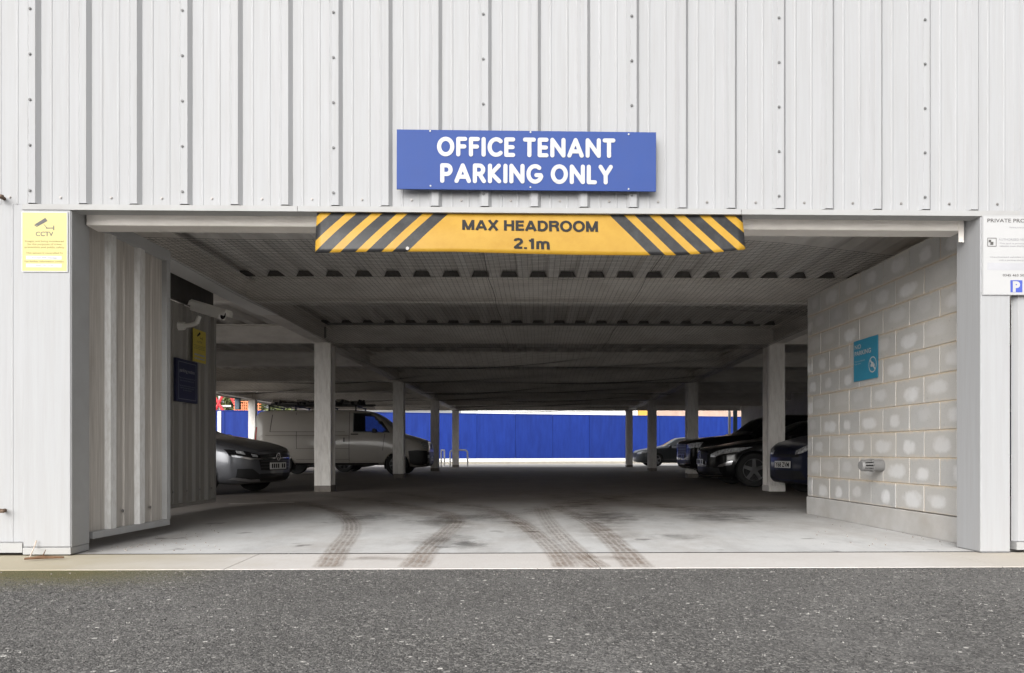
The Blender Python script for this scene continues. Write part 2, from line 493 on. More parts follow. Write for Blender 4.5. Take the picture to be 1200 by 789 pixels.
M['plate_w'] = mat('white_number_plate', (.70, .70, .68), .4)
M['plate_b'] = mat('bluish_number_plate', (.16, .17, .40), .4)
def paint(name, c, metal=.3):
    return mat(name, c, .35, metal, vary=.03, scale=2, coat=.35, dirt=tuple(x * .8 + .02 for x in c), dirt_amt=.3, dirt_scale=3)
M['p_grey'] = mat('grey_metallic_paint', (.135, .14, .155), .30, .5, vary=.03, coat=.6)
M['p_black'] = mat('black_paint', (.007, .007, .008), .16, 0, vary=.05, spec=.45)
M['p_navy'] = paint('navy_paint', (.012, .016, .040), .3)
M['p_dark'] = paint('charcoal_paint', (.05, .055, .06), .4)
M['p_van'] = mat('white_van_paint', (.44, .41, .37), .35, 0, vary=.03, scale=2, coat=.3, dirt=(.28, .245, .21), dirt_amt=.35, dirt_scale=2)
M['red_lamp'] = mat('red_lamp_lens', (.35, .01, .01), .2)


def leaf_mat(name, a, b):
    m, n, l, p = nt(name)
    g = n.new("ShaderNodeNewGeometry").outputs["Position"]
    l.new(mix(n, l, ramp(n, l, noise(n, l, g, 1.6, 3), [(.35, 0.0), (.65, 1.0)]), a, b), p.inputs["Base Color"])
    p.inputs["Roughness"].default_value = .6
    return m
M['leaf'] = leaf_mat('pale_green_leaves', (.10, .14, .03), (.26, .28, .12))
M['bark'] = mat('grey_bark', (.10, .08, .06), .9, vary=.3, scale=8)


def headroom_mat():
    """printed hazard board: stripes from the board's own u,v"""
    m, n, l, p = nt('hazard_board_print')
    uv = n.new("ShaderNodeTexCoord").outputs["UV"]
    g = n.new("ShaderNodeTexCoord").outputs["Object"]
    sp = n.new("ShaderNodeSeparateXYZ"); l.new(uv, sp.inputs[0])
    u, v = sp.outputs[0], sp.outputs[1]      # in photo pixels from the board's left edge / top
    def stripes(x0, sgn):
        # stripe coordinate measured along the top edge
        t = math_(n, l, 'ADD', u, math_(n, l, 'MULTIPLY', v, sgn))
        q = math_(n, l, 'DIVIDE', math_(n, l, 'SUBTRACT', t, x0), 29.6)
        return t, math_(n, l, 'LESS_THAN', math_(n, l, 'FRACT', q), .585)
    t1, s1 = stripes(19.3, .97)
    left = math_(n, l, 'MULTIPLY', s1, math_(n, l, 'LESS_THAN', t1, 19.3 + 29.6 * 4.8))
    t2, s2 = stripes(338.0, -.97)
    right = math_(n, l, 'MULTIPLY', s2, math_(n, l, 'GREATER_THAN', t2, 337.9))
    k = math_(n, l, 'ADD', left, right)
    yel = mix(n, l, ramp(n, l, noise(n, l, g, 7, 6, .65), [(.4, 0.0), (.75, 1.0)]), (.385, .225, .027), (.33, .18, .016))
    blk = mix(n, l, ramp(n, l, noise(n, l, g, 9, 6, .7), [(.45, 0.0), (.8, 1.0)]), (.018, .018, .019), (.045, .045, .046))
    c = mix(n, l, k, yel, blk)
    scr = ramp(n, l, noise(n, l, g, 40, 6, .8, (1, 1, .3)), [(.70, 0.0), (.78, .5)])
    c = mix(n, l, scr, c, (.42, .36, .26))
    l.new(c, p.inputs["Base Color"]); p.inputs["Roughness"].default_value = .32; p.inputs["Specular IOR Level"].default_value = .22
    return m
M['hazard'] = headroom_mat()

# ------------------------------------------------------------------ lettering
_font_cache = {}
def text_verts(txt, bold=0.0):
    """built-in font text as (verts2d, faces) with cap height normalised to 1 and x from 0"""
    key = (txt, bold)
    if key in _font_cache: return _font_cache[key]
    cu = bpy.data.curves.new("lettering_tmp", 'FONT')
    cu.body = txt; cu.size = 1.0; cu.offset = bold; cu.resolution_u = 3; cu.fill_mode = 'FRONT'
    ob = bpy.data.objects.new("lettering_tmp", cu); COL.objects.link(ob)
    dg = bpy.context.evaluated_depsgraph_get(); dg.update()
    me = bpy.data.meshes.new_from_object(ob.evaluated_get(dg))
    vs = [v.co.copy() for v in me.vertices]; fs = [tuple(p.vertices) for p in me.polygons]
    bpy.data.objects.remove(ob); bpy.data.curves.remove(cu); bpy.data.meshes.remove(me)
    cap = 0.73
    x0 = min(v.x for v in vs); x1 = max(v.x for v in vs)
    out = ([((v.x - x0) / cap, v.y / cap) for v in vs], fs, (x1 - x0) / cap)
    _font_cache[key] = out
    return out

def put_text(mb, txt, O, ux, uz, x, z, cap, width=None, align='L', bold=0.0, lift=.003, nrm=None, mi=0, warp=None):
    """txt on the plane O + a*ux + b*uz, baseline z, cap height cap, optional forced width"""
    vs, fs, w = text_verts(txt, bold)
    sx = cap if width is None else width / w
    W_ = w * sx
    x0 = x - (W_ / 2 if align == 'C' else (W_ if align == 'R' else 0))
    nrm = nrm if nrm is not None else ux.cross(uz)
    out = []
    for a, b in vs:
        q = (x0 + a * sx, z + b * cap)
        out.append(warp(*q) if warp else O + ux * q[0] + uz * q[1] + nrm * lift)
    mb.mesh(out, fs, mi)

T = .125
def arc(cx, cy, rx, ry, a0, a1, n=14):
    return [(cx + rx * math.cos(R(a0 + (a1 - a0) * i / n)), cy + ry * math.sin(R(a0 + (a1 - a0) * i / n))) for i in range(n + 1)]
GLY = {   # rounded sans: (width, list of centre lines), cap height 1, stroke 0.25
    'O': (.90, [arc(.45, .5, .325, .375, 0, 360, 28)]),
    'F': (.58, [[(T, T), (T, .875), (.46, .875)], [(T, .51), (.42, .51)]]),
    'I': (.25, [[(T, T), (T, .875)]]),
    'C': (.78, [arc(.45, .5, .325, .375, 48, 312, 22)]),
    'E': (.58, [[(.46, .875), (T, .875), (T, T), (.46, T)], [(T, .5), (.43, .5)]]),
    'T': (.68, [[(T, .875), (.555, .875)], [(.34, .875), (.34, T)]]),
    'N': (.80, [[(T, T), (T, .875), (.675, T), (.675, .875)]]),
    'A': (.86, [[(T, T), (.43, .875), (.735, T)], [(.25, .33), (.61, .33)]]),
    'P': (.66, [[(T, T), (T, .875), (.34, .875)] + arc(.34, .665, .195, .21, 90, -90, 10) + [(T, .455)]]),
    'R': (.70, [[(T, T), (T, .875), (.34, .875)] + arc(.34, .675, .195, .20, 90, -90, 10) + [(T, .475)], [(.36, .46), (.57, T)]]),
    'K': (.72, [[(T, T), (T, .875)], [(.56, .875), (.2, .5), (.58, T)]]),
    'G': (.86, [arc(.45, .5, .325, .375, 50, 340, 22) + [(.73, .44), (.52, .44)]]),
    'L': (.54, [[(T, .875), (T, T), (.43, T)]]),
    'Y': (.76, [[(T, .875), (.38, .48), (.635, .875)], [(.38, .48), (.38, T)]]),
}

HT = .108
GLH = {   # plain grotesque capitals: square-ended strokes of half width HT
    'M': (.92, [[(HT, 0), (HT, 1)], [(HT, .98), (.46, .03), (.92 - HT, .98)], [(.92 - HT, 0), (.92 - HT, 1)]]),
    'A': (.84, [[(.07, 0), (.42, .97), (.77, 0)], [(.2, .27), (.64, .27)]]),
    'X': (.76, [[(.07, 0), (.69, 1)], [(.07, 1), (.69, 0)]]),
    'H': (.78, [[(HT, 0), (HT, 1)], [(.78 - HT, 0), (.78 - HT, 1)], [(HT, .52), (.78 - HT, .52)]]),
    'E': (.64, [[(HT, 0), (HT, 1)], [(HT, 1 - HT), (.63, 1 - HT)], [(HT, .52), (.60, .52)], [(HT, HT), (.64, HT)]]),
    'D': (.76, [[(HT, 0), (HT, 1)], [(HT, 1 - HT), (.33, 1 - HT)] + arc(.33, .5, .35, .418, 90, -90, 14) + [(HT, HT)]]),
    'R': (.76, [[(HT, 0), (HT, 1)], [(HT, 1 - HT), (.44, 1 - HT)] + arc(.44, .72, .22, .198, 90, -90, 10) + [(HT, .522)], [(.5, .5), (.64, .36), (.68, 0)]]),
    'O': (.88, [arc(.44, .5, .36, .43, 0, 360, 28)]),
    '2': (.62, [arc(.31, .72, .23, .20, 170, 0, 10) + [(.53, .62), (.10, .14), (.10, HT), (.60, HT)]]),
    '.': (.20, [[(.10, 0), (.10, .16)]]),
    '1': (.46, [[(.30, 0), (.30, 1)], [(.06, .74), (.28, .84)]]),
    'm': (.94, [[(HT, 0), (HT, .74)], [(HT, .5)] + arc(.27, .52, .17, .16, 160, 0, 8) + [(.46, 0)], [(.46, .5)] + arc(.66, .52, .18, .16, 160, 0, 8) + [(.86, 0)]]),
}
def grotesque(mb, txt, place):
    """place(x, z, lift) maps 0..1 text box to space"""
    adv = []; x = 0
    for ch in txt:
        if ch == ' ': x += .34; continue
        w, st = GLH[ch]; adv.append((x, st)); x += w + .10
    tot = x - .10; k = 0
    for gx, st in adv:
        for line in st:
            pts = [((gx + a), b) for a, b in line]
            for i in range(len(pts) - 1):
                (ax, ay), (bx, by) = pts[i], pts[i + 1]
                L_ = math.hypot(bx - ax, by - ay)
                if L_ < 1e-6: continue
                nx, ny = -(by - ay) / L_ * HT, (bx - ax) / L_ * HT
                k += 1; lf = (k % 50) * .00004
                q = [(ax + nx, ay + ny), (ax - nx, ay - ny), (bx - nx, by - ny), (bx + nx, by + ny)]
                mb.face([place(a / tot, b, lf) for a, b in q])
                if 0 < i and len(pts) > 3:
                    mb.face([place((ax + HT * .98 * math.cos(R(45 * t))) / tot, ay + HT * .98 * math.sin(R(45 * t)), lf + .00002) for t in range(8)])

def stroke_text(m, txt, O, ux, uz, x0, x1, z0, cap, lift, parent, Mx):
    adv = []; x = 0; mb = MB()
    for ch in txt:
        if ch == ' ':
            x += .30; adv.append((x, None)); continue
        w, st = GLY[ch]
        adv.append((x, st)); x += w + .045
    total = x - .045
    sx = (x1 - x0) / total; sz = cap
    nrm = ux.cross(uz); k = 0
    for gx, st in adv:
        if st is None:
            mb.build('lettering', m, parent, M=Mx); mb = MB(); continue
        for line in st:
            pts = [(x0 + (gx + a) * sx, z0 + b * sz) for a, b in line]
            r = T * (sx + sz) / 2 * .81
            for i in range(len(pts) - 1):
                (ax, ay), (bx, by) = pts[i], pts[i + 1]
                dx, dy = bx - ax, by - ay; L_ = math.hypot(dx, dy)
                if L_ < 1e-6: continue
                ang = math.atan2(dy, dx)
                poly = [(bx + r * math.cos(ang + t), by + r * math.sin(ang + t)) for t in [R(-90 + 22.5 * q) for q in range(9)]]
                poly += [(ax + r * math.cos(ang + t), ay + r * math.sin(ang + t)) for t in [R(90 + 22.5 * q) for q in range(9)]]
                k += 1
                lf = lift + (k % 40) * .00006
                mb.face([O + ux * a + uz * b + nrm * lf for a, b in poly])
    mb.build('lettering', m, parent, M=Mx)

# ------------------------------------------------------------------ ground
def sheet(name, x0, y0, x1, y1, z, m, M_=None):
    b = MB(); b.face([(x0, y0, z), (x1, y0, z), (x1, y1, z), (x0, y1, z)])
    return struct(b.build(name, m, M=M_))

sheet('asphalt_road', -150, -120, 150, 200, -.0085, M['asphalt'])
b = MB(); b.box((-14, -.688, -.2), (-1.75, 0, -.004)); b.box((-1.745, -.688, -.2), (.52, 0, -.004)); b.box((.526, -.688, -.2), (3.0, 0, -.004)); b.box((3.006, -.688, -.2), (14, 0, -.004))
apron = struct(b.build('concrete_apron', M['apron'], M=MF, bevel=.002))
b = MB()
b.face([MF @ Vector((-14, .004, 0)), MF @ Vector((14, .004, 0)), MG @ Vector((12, 22.3, 0)), MG @ Vector((-14, 22.3, 0))])
floor = struct(b.build('concrete_floor', M['slab']))
M['yard'] = mat('pale_yard_paving', (.50, .48, .45), .9, vary=.1, scale=1)
sheet('yard_paving', -40, 36.2, 40, 62, -.006, M['yard'])
sheet('side_paving', -40, 20, -10.6, 36.19, -.006, M['yard'])

def ribbon(name, pxs, w, m):
    pts = [GP(x, y) for x, y in pxs]
    # resample with Catmull-Rom
    dense = []
    for i in range(len(pts) - 1):
        p0, p1, p2, p3 = pts[max(0, i - 1)], pts[i], pts[i + 1], pts[min(len(pts) - 1, i + 2)]
        for k in range(8):
            t = k / 8
            dense.append(.5 * ((2 * p1) + (p2 - p0) * t + (2 * p0 - 5 * p1 + 4 * p2 - p3) * t * t + (3 * p1 - p0 - 3 * p2 + p3) * t ** 3))
    dense.append(pts[-1])
    mb = MB(); n_ = len(dense)
    L_, Rr = [], []
    for i, p in enumerate(dense):
        t = (dense[min(n_ - 1, i + 1)] - dense[max(0, i - 1)]).normalized()
        s = Vector((-t.y, t.x, 0)) * (w / 2)
        L_.append(p + s + Vector((0, 0, .004))); Rr.append(p - s + Vector((0, 0, .004)))
    for i in range(n_ - 1):
        a, c = i / (n_ - 1), (i + 1) / (n_ - 1)
        mb.face([L_[i], Rr[i], Rr[i + 1], L_[i + 1]], 0, [(0, a), (1, a), (1, c), (0, c)])
    return mb.build(name, m, floor)
for pxs, w in (([(383, 665), (398, 642), (412, 622), (406, 607), (382, 595), (335, 585)], .20),
               ([(484, 665), (503, 642), (522, 625), (534, 608), (505, 597), (425, 584)], .21),
               ([(664, 665), (646, 642), (618, 618), (590, 602), (560, 592)], .19),
               ([(748, 665), (722, 638), (690, 612), (655, 596), (640, 586)], .22),
               ([(700, 665), (668, 640), (640, 608), (632, 590)], .20)):
    o = ribbon('tyre_mark', pxs, w, M['tyremark'])
M['smear'] = decal_mat('brown_floor_smear', (.17, .13, .10), None)
for pxs, w in (([(726, 640), (705, 618), (700, 600), (660, 584), (600, 574)], .75),
               ([(640, 636), (600, 612), (560, 596), (480, 580), (400, 572)], .6),
               ([(540, 628), (520, 606), (440, 588), (360, 578)], .6),
               ([(420, 622), (400, 600), (330, 588), (270, 584)], .5),
               ([(880, 606), (780, 594), (700, 582), (640, 570)], .9),
               ([(600, 604), (680, 590), (760, 578), (860, 568)], .7),
               ([(650, 655), (690, 652), (752, 656)], .30), ([(395, 656), (440, 654), (500, 657)], .22)):
    o = ribbon('floor_smear', pxs, w, M['smear'])
    o.location.z = random.uniform(-.0030, -.0005)
for k, (px, py, sx, sy) in enumerate(((545, 639, .45, .5), (840, 607, .9, 1.2), (710, 606, .9, 1.6), (795, 630, .5, .4), (870, 597, 1.3, 1.0), (510, 612, .6, 1.0), (430, 607, .7, 1.0), (560, 607, .8, .9), (520, 634, .5, .8))):
    c = GP(px, py); sx *= 1.5; sy *= 1.5; mb = MB(); z = .006 + .0015 * k
    mb.face([(c.x - sx / 2, c.y - sy / 2, z), (c.x + sx / 2, c.y - sy / 2, z), (c.x + sx / 2, c.y + sy / 2, z), (c.x - sx / 2, c.y + sy / 2, z)], 0, [(0, 0), (1, 0), (1, 1), (0, 1)])
    mb.build('damp_stain', M['oil'], floor)
b = MB(); p0, p1 = GP(268, 591), GP(345, 589)
b.face([(p0.x, p0.y - .04, .004), (p1.x, p1.y - .04, .004), (p1.x, p1.y + .05, .004), (p0.x, p0.y + .05, .004)])
b.build('bay_line', M['paint_line'], floor)

# ------------------------------------------------------------------ facade cladding
U0 = fu(40.5); PITCH = (fu(1083) - fu(40.5)) / 18
ZB = fz(600, 243.5)
ZT = 5.2
def clad_profile(u0, nribs, pitch, first=True):
    """(u, v) points of the sheet: ribs at u0 + k*pitch"""
    pr = []
    for k in range(nribs):
        c = u0 + k * pitch
        pr += [(c - .046, 0), (c - .022, -.031), (c + .022, -.031), (c + .046, 0)]
        for q in (1 / 3, 2 / 3):
            g = c + pitch * q
            pr += [(g - .009, 0), (g - .004, -.003), (g + .004, -.003), (g + .009, 0)]
    return pr

wall = thing('cladding_wall', 'white corrugated metal cladding wall above the car park entrance', 'wall', MF @ Vector((0, 0, 0)))
wall.rotation_euler = (0, 0, math.atan(TH))
for j in range(-3, 9):
    u0 = U0 + j * 3 * PITCH
    pr = clad_profile(u0, 3, PITCH) + [(u0 + 3 * PITCH - .046, 0)]
    z0 = ZB
    b = MB()
    lap = .0012 * (j % 2)
    for (ua, va), (ub, vb) in zip(pr, pr[1:]):
        b.face([(ua, va - lap, z0), (ub, vb - lap, z0), (ub, vb - lap, ZT), (ua, va - lap, ZT)])
    for q in range(3):     # dark open rib ends closed by the sheet thickness
        c = u0 + q * PITCH
        b.face([(c - .043, -.002 - lap, z0 + .003), (c - .021, -.029 - lap, z0 + .003), (c + .021, -.029 - lap, z0 + .003), (c + .043, -.002 - lap, z0 + .003)], 1)
    b.build('cladding_sheet', [M['clad'], M['dark']], wall)

def screw_mesh(mb, u, v, z, r=.0075):
    mb.prism([(u + r * 1.3 * math.cos(2 * math.pi * i / 8), v, z + r * 1.3 * math.sin(2 * math.pi * i / 8)) for i in range(8)], (0, -.003, 0))
    mb.prism([(u + r * .8 * math.cos(2 * math.pi * i / 6), v - .003, z + r * .8 * math.sin(2 * math.pi * i / 6)) for i in range(6)], (0, -.005, 0))
sm = MB()
for k in range(-9, 26):
    c = U0 + k * PITCH
    if k % 3 == 0:
        for i in range(9):
            screw_mesh(sm, c - .012, -.0325, fz(600, 229.5 - 52.3 * i), .008)
stuff(sm.build('screw', M['screw_dark'], wall))
sm = MB()
for k in range(-9, 26):
    screw_mesh(sm, U0 + (k + .52) * PITCH, -.001, fz(600, 235.5), .0075)
stuff(sm.build('bottom_screw', M['screw'], wall))

# drip flashing along the bottom edge, three lengths
for a, c in ((26, 348.3), (348.9, 868.7), (869.3, 1195)):
    b = MB()
    ua, ub = fu(a, -.06), fu(c, -.06)
    zt, zb = fz(600, 243.2, -.06), fz(600, 249.6, -.06)
    b.box((ua, -.062, zb), (ub, -.058, zt))
    b.box((ua, -.058, zt - .004), (ub, .0, zt - .001))
    b.box((ua, -.058, zb), (ub, .05, zb + .003))
    b.build('drip_flashing', M['clad_edge'], wall)
# steel angle behind it, closing the lintel
b = MB(); b.box((fu(60), .004, ZB - .012), (fu(1160), .05, ZB + .5)); b.build('lintel_angle', M['beam'], wall)

# lower cladding to the left and right of the opening
def lower_clad(name, label, ua, ub, ribs, z0, trim_h):
    t = thing(name, label, 'wall', MF @ Vector((0, 0, 0)), math.atan(TH))
    pr = [(ua, 0)]
    for c in ribs:
        pr += [(c - .046, 0), (c - .022, -.031), (c + .022, -.031), (c + .046, 0)]
        for q in (1 / 3, 2 / 3):
            if c + PITCH * q + .01 < ub:
                g = c + PITCH * q; pr += [(g - .009, 0), (g - .004, -.003), (g + .004, -.003), (g + .009, 0)]
    pr.append((ub, 0))
    b = MB()
    for (a0, v0), (a1, v1) in zip(pr, pr[1:]):
        b.face([(a0, v0, z0), (a1, v1, z0), (a1, v1, ZB), (a0, v0, ZB)])
    b.build('cladding_sheet', M['clad'], t)
    b = MB(); b.box((ua, -.058, .018), (ub, .02, z0 - .003)); b.build('base_trim', M['clad_edge'], t)
    return t
ul = fu(27, -.05)
lw = lower_clad('side_cladding', 'narrow grey-white strip of wall cladding left of the yellow camera sign', ul - 6 * PITCH, ul - .001, [ul - .33 - k * PITCH for k in range(5, -1, -1)], .085, .06)
ur = fu(1185)
rw = lower_clad('side_cladding', 'white ribbed wall cladding right of the entrance under the white parking notice', ur, ur + 7 * PITCH, [ur + .05 + k * PITCH for k in range(7)], .075, .06)

# pillars wrapping the ends of the opening
lp = thing('cladding_pillar', 'white metal clad pillar on the left of the entrance carrying a yellow sign', 'pillar', MF @ Vector((fu(55), 0, 0)), math.atan(TH))
def pillar(t, cu, ua, ub, va, vb, z0, trim):
    b = MB(); b.box((ua - cu, va, z0), (ub - cu, vb, ZB - .013)); b.build('casing', M['clad'], t, bevel=.006)
    b = MB(); b.box((ua - cu + .0, va - .006, trim[0]), (ub - cu + .004, vb + .004, trim[1])); b.build('base_trim', M['clad_edge'], t, bevel=.004)
pillar(lp, fu(55), fu(27, -.055), fu(82.6, -.055), -.055, .175, .055, (.004, .052))
b = MB(); b.box((fu(82.6, -.055) - fu(55) + .0035, -.05, .055), (fu(82.6, -.055) - fu(55) + .006, .175, ZB - .014)); b.build('return_flashing', M['clad_edge'], lp)
rp = thing('cladding_pillar', 'plain white metal clad pillar on the right of the entrance beside the block wall', 'pillar', MF @ Vector((fu(1166), 0, 0)), math.atan(TH))
pillar(rp, fu(1166), fu(1149, -.055), fu(1184, -.055), -.055, .225, .004, (.0, .002))

# bolts low and high on the far left
for px, py in ((3, 598.5), (2, 231.5)):
    c = MF @ Vector((fu(px, -.03), 0, fz(px, py, -.03)))
    b = MB(); b.tube([c + Vector((0, .03, 0)), c + Vector((.0, -.05, 0))], .012, 8)
    b.tube([c + Vector((.0, -.05, 0)), c + Vector((.035, -.07, -.004))], [.016, .009], 8)
    o = b.build('wall_bolt', M['rust'])
    tag(o, 'rusty bolt sticking out ' + ('low on the cladding at the left, near the ground' if py > 400 else 'high on the cladding at the left, above the yellow sign'), 'bolt')

# ------------------------------------------------------------------ big blue sign
FX = (MF.to_3x3() @ Vector((1, 0, 0))).normalized(); FZ = Vector((0, 0, 1)); FN = -(MF.to_3x3() @ Vector((0, 1, 0)))
VS = -.075
sx0, sx1 = fu(464.8, VS), fu(768.8, VS); sz1, sz0 = fz(600, 153.2, VS), fz(600, 223.0, VS)
sgn = thing('parking_sign', 'wide blue sign with white lettering OFFICE TENANT PARKING ONLY on the cladding', 'sign', MF @ Vector(((sx0 + sx1) / 2, VS, sz0)), math.atan(TH))
hw = (sx1 - sx0) / 2
tilt = Matrix.Rotation(R(.12), 4, 'Y')
b = MB(); b.box((-hw, 0, 0), (hw, .012, sz1 - sz0)); b.build('board', M['blue'], sgn, bevel=.002, M=tilt)
for (l0, l1, yb, yt, s_) in ((511.5, 721.5, 185.0, 160.8, 'OFFICE TENANT'), (515.3, 718.6, 216.0, 191.8, 'PARKING ONLY')):
    za, zb = fz(600, yb, VS) - sz0, fz(600, yt, VS) - sz0
    stroke_text(M['white'], s_, Vector((0, 0, 0)), Vector((1, 0, 0)), Vector((0, 0, 1)), fu(l0, VS) - (sx0 + sx1) / 2, fu(l1, VS) - (sx0 + sx1) / 2, za, zb - za, .002, sgn, tilt)
b = MB()
for px, py in ((504, 155), (621.5, 155), (736.5, 156.2), (504.5, 219), (621.5, 219.6), (736.5, 220.5)):
    u = fu(px, VS) - (sx0 + sx1) / 2; z = fz(600, py, VS) - sz0
    b.prism([(u + .006 * math.cos(R(45 * i)), -.001, z + .006 * math.sin(R(45 * i))) for i in range(8)], (0, -.004, 0))
stuff(b.build('screw', M['white'], sgn, M=tilt))
for px in (508, 566, 624, 681, 739):
    u = fu(px, VS) - (sx0 + sx1) / 2; b = MB()
    b.box((u - .02, .0125, .015), (u + .02, -VS - .032, sz1 - sz0 - .015))
    b.build('fixing_batten', M['clad_edge'], sgn)

# ------------------------------------------------------------------ yellow and black headroom board
VB = -.03
bx0, bx1 = fu(371.8, VB), fu(869.5, VB)
bz1 = fz(600, 248.5, VB)
hb = thing('headroom_board', 'long yellow board with black hazard stripes reading MAX HEADROOM 2.1m', 'sign', MF @ Vector((bx0, VB, bz1)), math.atan(TH))
BW = bx1 - bx0; PXM = (869.5 - 371.8) / BW
def bottom_px(u):       # hanging depth of the board in photo pixels
    t = u / BW
    if t < .32: return 51.8 - 2.2 * (t / .32)
    if t < .84: return 49.6 + 2.2 * ((t - .32) / .52)
    return 51.8 - 6.5 * ((t - .84) / .16) ** 1.4
def board_pt(u, s, lift=0.0):
    """s: 0 top .. 1 bottom; bowed plastic sheet"""
    t = u / BW
    bow = -.018 * math.sin(math.pi * s) * (1 + .35 * math.sin(5 * t + 1)) - .05 * (s ** 1.6) * (1 + .5 * math.sin(7 * t + .4))
    return Vector((u, bow - lift, -s * bottom_px(u) / PXM))
b = MB(); NU, NV = 64, 10
for i in range(NU):
    for j in range(NV):
        q = [(i, j + 1), (i + 1, j + 1), (i + 1, j), (i, j)]
        b.face([board_pt(BW * a / NU, c / NV) for a, c in q], 0, [(a / NU * 497.7, c / NV * bottom_px(BW * a / NU)) for a, c in q])
o = b.build('board', M['hazard'], hb, smooth=True)
me = o.data; bm = bmesh.new(); bm.from_mesh(me); bmesh.ops.remove_doubles(bm, verts=bm.verts, dist=1e-5); bm.to_mesh(me); bm.free()
sd = o.modifiers.new("solid", 'SOLIDIFY'); sd.thickness = .003; sd.offset = -1
for s_, x0, x1, yt, yb in (('MAX HEADROOM', 540.5, 699.0, 259.3, 272.0), ('2.1m', 600.5, 642, 281.0, 293.5)):
    b = MB()
    def wp(x, z):
        return board_pt(x, z / 50.2, .0025)
    cap = yb - yt
    grotesque(b, s_, lambda a, c, lf: board_pt((x0 - 371.8 + a * (x1 - x0)) / PXM, (yb - 248.5 - c * cap) / 50.5, .003 + lf))
    b.build('lettering', M['black'], hb)
b = MB()
c = board_pt((478 - 371.8) / PXM, .93, .001)
b.prism([(c.x + .012 * math.cos(R(45 * i)), c.y, c.z + .012 * math.sin(R(45 * i))) for i in range(8)], (0, -.008, 0))
b.build('fixing_bolt', M['screw'], hb)

# ------------------------------------------------------------------ small signs
def flat_sign(name, label, O, ux, w, h, board_m, border=None, thick=.004):
    """O = bottom-left corner of the face; returns root whose local x,z lie on the face, -y out"""
    ux = Vector(ux).normalized()
    t = thing(name, label, 'sign', O, math.atan2(ux.y, ux.x))
    b = MB(); b.box((0, 0, 0), (w, thick, h)); b.build('board', board_m, t)
    return t
X_, Z_, N_ = Vector((1, 0, 0)), Vector((0, 0, 1)), Vector((0, -1, 0))
def lines(t, m, rows, w, lift=.0012, name='lettering'):
    for txt, xc, z, cap, width in rows:
        b = MB(); put_text(b, txt, Vector((0, 0, 0)), X_, Z_, xc, z, cap, width, 'C', .01, lift, N_)
        b.build(name, m, t)
def rects(t, m, rs, lift, name):
    b = MB()
    for x0, z0, x1, z1 in rs: b.face([(x0, -lift, z0), (x1, -lift, z0), (x1, -lift, z1), (x0, -lift, z1)])
    return b.build(name, m, t)

def cctv_icon(b, ox, oz, s, lift):
    """camera pictogram, s = width"""
    def pt(x, z): return Vector((ox + x * s, -lift, oz + z * s))
    b.face([pt(.0, .28), pt(.16, .18), pt(.66, .46), pt(.54, .62)])
    b.face([pt(.02, .25), pt(.12, .17), pt(.17, .2), pt(.05, .29)][::-1] if False else [pt(-.01, .27), pt(-.02, .22), pt(.12, .14), pt(.15, .17)])
    b.face([pt(.44, .30), pt(.48, .28), pt(.64, .10), pt(.60, .09)])
    b.face([pt(.58, .06), pt(.95, .07), pt(.95, .11), pt(.58, .11)])
    b.face([pt(.95, -.02), pt(1.0, -.02), pt(1.0, .22), pt(.95, .22)])

v = -.062
cw = fu(79.3, v) - fu(25.2, v); chh = fz(600, 249.2, v) - fz(600, 318.7, v)
cs = flat_sign('cctv_sign', 'pale yellow CCTV warning sign with white border on the left pillar', MF @ Vector((fu(25.2, v), v, fz(52, 318.7, v))), FX, cw, chh, M['white'])
rects(cs, M['yellow'], [(.006, .006, cw - .006, chh - .006)], .0006, 'yellow_panel')
rects(cs, M['white'], [(cw * .1, chh * .205, cw * .87, chh * .265), (cw * .1, chh * .075, cw * .87, chh * .135)], .0010, 'white_strip')
b = MB(); cctv_icon(b, cw * .29, chh * .70, cw * .42, .0012); b.build('pictogram', M['grey_ink'], cs)
lines(cs, M['grey_ink'], [('CCTV', cw * .5, chh * .595, chh * .075, cw * .38)], cw)
M['amber_ink'] = mat('olive_ink', (.22, .18, .05), .6)
lines(cs, M['amber_ink'], [('Images are being monitored', cw * .5, chh * .495, chh * .032, cw * .84), ('for the purposes of crime', cw * .5, chh * .445, chh * .032, cw * .74), ('prevention and public safety', cw * .5, chh * .395, chh * .032, cw * .86),
      ('This system is controlled by', cw * .5, chh * .30, chh * .030, cw * .80), ('For further information contact', cw * .5, chh * .16, chh * .030, cw * .86)], cw)
lines(cs, M['pale_ink'], [('Access Self Storage', cw * .5, chh * .222, chh * .030, cw * .56), ('0207 751 7736', cw * .5, chh * .092, chh * .030, cw * .38)], cw, .0016)

v = -.064
pw = fu(1229, v) - fu(1151.3, v); ph = fz(600, 251, v) - fz(600, 345.8, v)
ps = flat_sign('private_property_sign', 'white PRIVATE PROPERTY parking notice with blue P on the right pillar', MF @ Vector((fu(1151.3, v), v, fz(1175, 345.8, v))), FX, pw, ph, M['white'])
k = pw / 77.7
def pxr(x0, y0, x1, y1): return ((x0 - 1151.3) * k, ph - (y1 - 251) * k, (x1 - 1151.3) * k, ph - (y0 - 251) * k)
fr = .0022
rects(ps, M['pale_ink'], [(.004, .004, pw - .004, .004 + fr), (.004, ph - .004 - fr, pw - .004, ph - .004), (.004, .0065, .004 + fr, ph - .0065), (pw - .004 - fr, .0065, pw - .004, ph - .0065)], .0008, 'border')
def prow(txt, x, y, cap, w=None):
    return (txt, (x - 1151.3) * k, ph - (y - 251) * k, cap * k, None if w is None else w * k)
lines(ps, M['grey_ink'], [prow('PRIVATE PROPERTY', 1190, 259.3, 4.4, 66)], pw)
